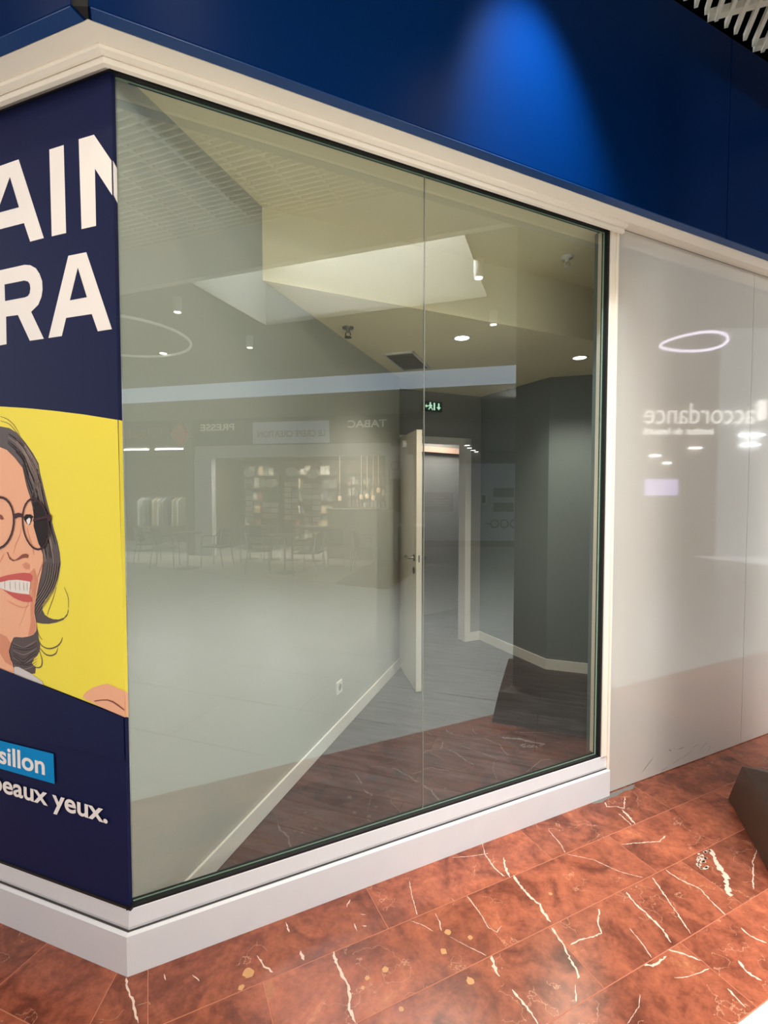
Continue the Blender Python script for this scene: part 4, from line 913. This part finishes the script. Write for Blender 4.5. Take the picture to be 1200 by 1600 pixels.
# poster stand
ps = tag(empty('poster_stand', S(4.99, 0.25, 0)), 'dark framed poster stand with arched top right of the counter, mirrored', 'stand')
mb = MB(); mb.tube([S(4.87, 0.3, 0.02), S(4.87, 0.3, 2.05), S(5.12, 0.3, 2.05), S(5.12, 0.3, 0.02)], 0.014, 8)
mb.tube([S(4.995 + 0.09*math.cos(t*PI/12), 0.3, 2.14 + 0.09*math.sin(t*PI/12)) for t in range(24)], 0.010, 6, True); mb.build('frame', m_black, ps)
mb = MB(); mb.sbox(S, 4.88, 5.11, 0.29, 0.31, 1.12, 1.85); mb.build('dark_sheet', m_dark, ps)
mb = MB(); mb.sbox(S, 4.88, 5.11, 0.29, 0.31, 1.86, 2.04); mb.build('pale_sheet', m_band, ps)
def MF(x, y, z=0.0): return M(x, y, z)
cb = tag(empty('waiter_station', M(0.0, 10.45, 0)), 'dark box-shaped waiter station at the terrace corner, mirrored', 'cabinet')
mb = MB(); mb.sbox(MF, -0.14, 0.22, 10.2, 10.6, 0.03, 1.15); mb.build('cabinet_body', m_dark, cb)
mb = MB(); mb.sbox(MF, -0.16, 0.24, 10.18, 10.62, 1.15, 1.19); mb.build('cabinet_top', m_shelf, cb)
bs = tag(empty('bench_table', M(0.45, 10.3, 0)), 'low table with pale rim beside the waiter station, mirrored', 'table')
mb = MB(); mb.sbox(MF, 0.28, 0.85, 10.0, 10.5, 0.86, 0.90); mb.build('table_top', m_band, bs)
for x, y in ((0.31, 10.03), (0.82, 10.03), (0.82, 10.47), (0.31, 10.47)):
    mb = MB(); mb.sbox(MF, x - 0.015, x + 0.015, y - 0.015, y + 0.015, 0, 0.86); mb.build('leg', m_dark, bs)
# terrace floor and dark mat
mb = MB(); mb.prism([M(*p) for p in ((-8.5, 12.6), (-5.87, 10.98), (-2.56, 8.92), (-0.84, 8.35), (0.0, 12.0), (-4.4, 11.95), (-8.5, 12.8))], -0.02, 0.012)
struct(mb.build('floor_terrace', mat('terrace_floor', (178, 174, 160), rough=0.4, noise=0.05, scale=4)))
mb = MB(); mb.prism([M(*p) for p in ((-0.83, 8.33), (0.07, 7.85), (1.20, 11.51), (0.02, 12.0))], -0.02, 0.014)
struct(mb.build('floor_brown_border', mat('brown_border', (104, 80, 66), rough=0.4, noise=0.1, scale=6)))
# terrace chairs and tables
m_cane = mat('dark_weave', (66, 64, 62), rough=0.6, noise=0.3, scale=60); m_tube_ = mat('chair_tube', (170, 168, 164), rough=0.25, metal=0.9)
def make_chair():
    r = empty('terrace_chair', (0, 0, 0))
    mb = MB(); mb.add([(x*0.22, y*0.21, 0.44 - 0.02*(1 - x*x)) for y in (-1, -.3, .4, 1) for x in (-1, -.5, 0, .5, 1)] + [(x*0.22, y*0.21, 0.415 - 0.02*(1 - x*x)) for y in (-1, -.3, .4, 1) for x in (-1, -.5, 0, .5, 1)],
        [[i + 5*j, i + 1 + 5*j, i + 6 + 5*j, i + 5 + 5*j] for j in range(3) for i in range(4)] + [[20 + i + 5*j, 20 + i + 5 + 5*j, 20 + i + 6 + 5*j, 20 + i + 1 + 5*j] for j in range(3) for i in range(4)]
        + [[i, i + 20, i + 21, i + 1] for i in range(4)] + [[15 + i, 16 + i, 36 + i, 35 + i] for i in range(4)] + [[5*j, 5*j + 5, 5*j + 25, 5*j + 20] for j in range(3)] + [[5*j + 4, 5*j + 24, 5*j + 29, 5*j + 9] for j in range(3)])
    mb.build('seat', m_cane, r, world=False)
    mb = MB(); P = []
    for z in (0.47, 0.60, 0.72, 0.80):
        for i in range(7):
            t = (i - 3)/3; P.append((t*0.22, -0.20 - (z - 0.45)*0.22 + 0.09*t*t, z - 0.03*t*t*(z > 0.75)))
    n = len(P); P += [(x, y - 0.018, z) for x, y, z in P]
    F = [[i + 7*j, i + 1 + 7*j, i + 8 + 7*j, i + 7 + 7*j] for j in range(3) for i in range(6)]
    F += [[n + q for q in f[::-1]] for f in F] + [[i, i + 1, n + i + 1, n + i] for i in range(6)] + [[21 + i, n + 21 + i, n + 22 + i, 22 + i] for i in range(6)]
    mb.add(P, F); mb.build('backrest', m_cane, r, world=False)
    for sx in (-1, 1):
        mb = MB(); mb.tube([(sx*0.25, 0.20, 0.0), (sx*0.25, 0.19, 0.40), (sx*0.25, 0.18, 0.60), (sx*0.25, 0.12, 0.66), (sx*0.25, -0.10, 0.66), (sx*0.24, -0.18, 0.66)], 0.012, 8); mb.build('arm_and_front_leg', m_tube_, r, world=False)
        mb = MB(); mb.tube([(sx*0.23, -0.27, 0.0), (sx*0.23, -0.20, 0.45), (sx*0.22, -0.25, 0.78)], 0.012, 8); mb.build('rear_leg', m_tube_, r, world=False)
    mb = MB(); mb.tube([(0.23, -0.205, 0.42), (0.24, 0.19, 0.42), (-0.24, 0.19, 0.42), (-0.23, -0.205, 0.42)], 0.010, 8, True); mb.build('seat_rail', m_tube_, r, world=False)
    return r
chair0 = make_chair(); used = False
def rz_of(virtual_az): return -math.radians(129 - virtual_az)
chairs = [(-5.15, 10.75, 75, 'terrace chair closest to the poster edge, mirrored'), (-4.50, 10.15, 80, 'terrace chair left of the first small table, mirrored'),
          (-3.50, 10.25, -80, 'terrace chair right of the first small table, mirrored'), (-2.42, 9.50, 75, 'terrace chair left of the second small table, mirrored'),
          (-1.42, 9.20, -75, 'terrace chair right of the second small table, mirrored'), (-2.95, 10.95, 160, 'terrace chair behind the second table near the racks, mirrored'),
          (-1.0, 10.35, 10, 'terrace chair seen from behind, in front of the counter, mirrored'), (-0.36, 9.72, 95, 'terrace chair beside the dark waiter station, mirrored')]
for x, y, a, lb in chairs:
    c = copy_tree(chair0) if used else chair0
    used = True; c.location = M(x, y, 0.012); c.rotation_euler = (0, 0, rz_of(a))
    tag(c, 'dark woven tube-frame ' + lb, 'chair', 'terrace chairs')
def make_table():
    r = empty('bistro_table', (0, 0, 0))
    mb = MB(); mb.lathe([(0.28, 0.715), (0.30, 0.72), (0.30, 0.74), (0.28, 0.745)], k=28); mb.build('table_top', mat('table_top_grey', (120, 116, 108), rough=0.3), r, world=False)
    mb = MB(); mb.lathe([(0.025, 0.02), (0.02, 0.1), (0.02, 0.715)], k=12); mb.build('post', m_tube_, r, world=False)
    mb = MB(); mb.lathe([(0.22, 0.0), (0.22, 0.012), (0.05, 0.03), (0.03, 0.05)], k=24); mb.build('foot', m_tube_, r, world=False)
    return r
t0 = make_table()
for i, (x, y, lb) in enumerate(((-4.0, 10.0, 'round bistro table between the two chairs near the poster edge, mirrored'), (-1.90, 9.40, 'round bistro table between the two chairs nearest the terrace corner, mirrored'))):
    t = t0 if i == 0 else copy_tree(t0); t.location = M(x, y, 0.012); tag(t, lb, 'table', 'bistro tables')
# far white wall and its pictures
mb = MB(); mb.sbox(MF, 0.35, 5.6, 14.09, 14.3, 0.0, 2.38); struct(mb.build('wall_far', mat('far_wall_white', (190, 205, 220), rough=0.6)))
mb = MB(); mb.sbox(MF, 0.35, 5.6, 14.07, 14.09, 0.0, 0.17); struct(mb.build('baseboard_far', m_dark))
mb = MB(); mb.sbox(MF, 0.2, 5.6, 11.8, 14.3, 2.70, 3.31); mb.sbox(MF, 0.2, 5.6, 14.0, 14.3, 2.38, 2.70); struct(mb.build('ceiling_far', mat('mauve_grey', (120, 112, 112), rough=0.8)))
for k_, (x, y) in enumerate(((2.02, 12.0), (2.2, 12.7), (2.42, 13.4), (2.60, 13.9))):
    mb = MB(); mb.sbox(MF, x - 0.05, x + 0.06, y, y + 0.12, 2.69, 2.70)
    tag(mb.build('square_downlight', m_tube), ['first', 'second', 'third', 'fourth'][k_] + ' of four small bright ceiling lights above the door frame, counted from the top, mirrored', 'downlight', 'small square downlights of the far lobby')
def picture(name, x0, x1, z0, z1, m1, label, cat, lines=None):
    r = tag(empty(name, M((x0 + x1)/2, 14.07, z0)), label, cat)
    mb = MB(); mb.sbox(MF, x0, x1, 14.05, 14.08, z0, z1); mb.build('board', m1, r)
    if lines:
        mb = MB()
        for (a0, a1, c0_, c1_) in lines: mb.sbox(MF, x0 + (x1 - x0)*a0, x0 + (x1 - x0)*a1, 14.045, 14.05, z0 + (z1 - z0)*c0_, z0 + (z1 - z0)*c1_)
        mb.build('print', cols[1], r)
    return r
m_sep = mat('dark_photo', (92, 98, 92), rough=0.5, noise=0.6, scale=9)
picture('information_board', 1.10, 1.98, 1.0, 1.56, mat('board_grey', (88, 86, 84), rough=0.5), 'wide grey information board with faint text lines on the far white wall, mirrored', 'board',
        [(0.1, 0.7, 0.68, 0.74), (0.1, 0.85, 0.55, 0.61), (0.1, 0.75, 0.42, 0.48), (0.1, 0.8, 0.29, 0.35)])
picture('wall_picture', 3.12, 3.70, 1.42, 1.68, m_sep, 'upper dark landscape picture on the far white wall, mirrored', 'picture')
picture('wall_picture', 3.12, 3.70, 1.0, 1.26, m_sep, 'lower dark landscape picture on the far white wall, mirrored', 'picture')
r = tag(empty('wall_logo', M(3.4, 14.07, 0.55)), 'row of linked dark rings drawn on the far white wall, mirrored', 'wall decoration')
mb = MB()
for x in (3.16, 3.44, 3.72): mb.tube([M(x + 0.11*math.cos(t*PI/10), 14.06, 0.66 + 0.11*math.sin(t*PI/10)) for t in range(20)], 0.018, 6, True)
mb.bar(M(2.85, 14.06, 0.66), M(3.05, 14.06, 0.66), 0.015); mb.build('rings', m_dark, r)
r = tag(empty('fire_extinguisher_panel', M(2.83, 14.07, 1.2)), 'small framed notice left of the dark pictures, mirrored', 'notice')
mb = MB(); mb.sbox(MF, 2.74, 2.93, 14.05, 14.08, 1.20, 1.52); mb.build('frame', m_white, r); mb = MB(); mb.sbox(MF, 2.78, 2.89, 14.04, 14.05, 1.25, 1.47); mb.build('notice_sheet', m_dark, r)
mb = MB(); mb.prism([M(*p) for p in ((4.2, 2.5), (14, 2.5), (14, 12.3), (4.2, 12.3))], 5.5, 5.55); struct(mb.build('ceiling_light_block', m_plaster_grey))  # unseen slab added to keep top light off the white panel
# beauty salon front and bright wall, seen in the gloss of the white panel
mb = MB(); mb.sbox(MF, 5.65, 8.05, 12.0, 12.2, 0, 5.5); struct(mb.build('wall_salon', mat('salon_tan', (150, 134, 116), rough=0.7)))
mb = MB(); mb.sbox(MF, 8.05, 14.0, 12.0, 12.2, 0, 5.5); struct(mb.build('wall_bright', mat('white_daylight_glow', (224, 228, 228), rough=0.7, emit=(224, 228, 228), es=0.15)))  # faint emission added, standing in for daylight on this wall
r = tag(empty('salon_sign', M(7.0, 11.95, 2.9)), 'blurred illuminated salon sign mirrored in the white gloss panel', 'sign')
m_sal = mat('salon_letters', (240, 236, 228), emit=(240, 236, 228), es=4.5)
dM = (M(1, 0) - M(0, 0)).normalized()
lettering('name_letters', 'accordance', M(8.85, 11.93, 3.20), -dM, (0, 0, 1), 2.62, 0.48, m_sal, r, bold=-0.01, thick=0.02)
lettering('tagline_letters', 'institut de beauté', M(7.88, 11.93, 2.94), -dM, (0, 0, 1), 1.67, 0.17, m_sal, r, bold=0.01, thick=0.02)
mb = MB(); mb.sbox(MF, 8.95, 9.12, 11.9, 11.94, 3.3, 3.75); mb.build('logo_block', m_sal, r)
r = tag(empty('salon_screen', M(6.65, 11.95, 1.5)), 'pale lilac screen mirrored low in the white gloss panel', 'screen')
mb = MB(); mb.sbox(MF, 6.28, 7.05, 11.9, 11.95, 1.48, 1.87); mb.build('screen_face', mat('lilac_glow', (190, 176, 224), emit=(190, 176, 224), es=4), r)
for i, (x0, x1, z) in enumerate(((6.40, 6.62, 2.42), (6.72, 6.88, 2.24), (7.35, 7.60, 2.60), (8.55, 9.1, 2.92), (8.6, 9.0, 2.68))):
    mb = MB(); mb.sbox(MF, x0, x1, 11.9, 11.99, z, z + 0.04)
    tag(mb.build('strip_light', m_tube), ['strip light under the left end of the salon sign', 'lowest dim strip light under the salon sign', 'strip light under the middle of the salon sign', 'upper of the two strip lights right of the panel joint', 'lower of the two strip lights right of the panel joint'][i] + ', mirrored in the gloss', 'strip light')
mb = MB(); mb.tube([M(7.1 + 0.78*math.cos(t*PI/18) , 11.5, 5.0 + (0.20 + 0.06*math.cos(t*PI/18))*math.sin(t*PI/18) + 0.08*math.cos(t*PI/18)) for t in range(36)], 0.03, 6, True)
tag(mb.build('pendant_ring_lamp', mat('ring_glow', (235, 225, 245), emit=(235, 225, 245), es=6)), 'thin glowing loop lamp mirrored high in the white gloss panel', 'lamp')
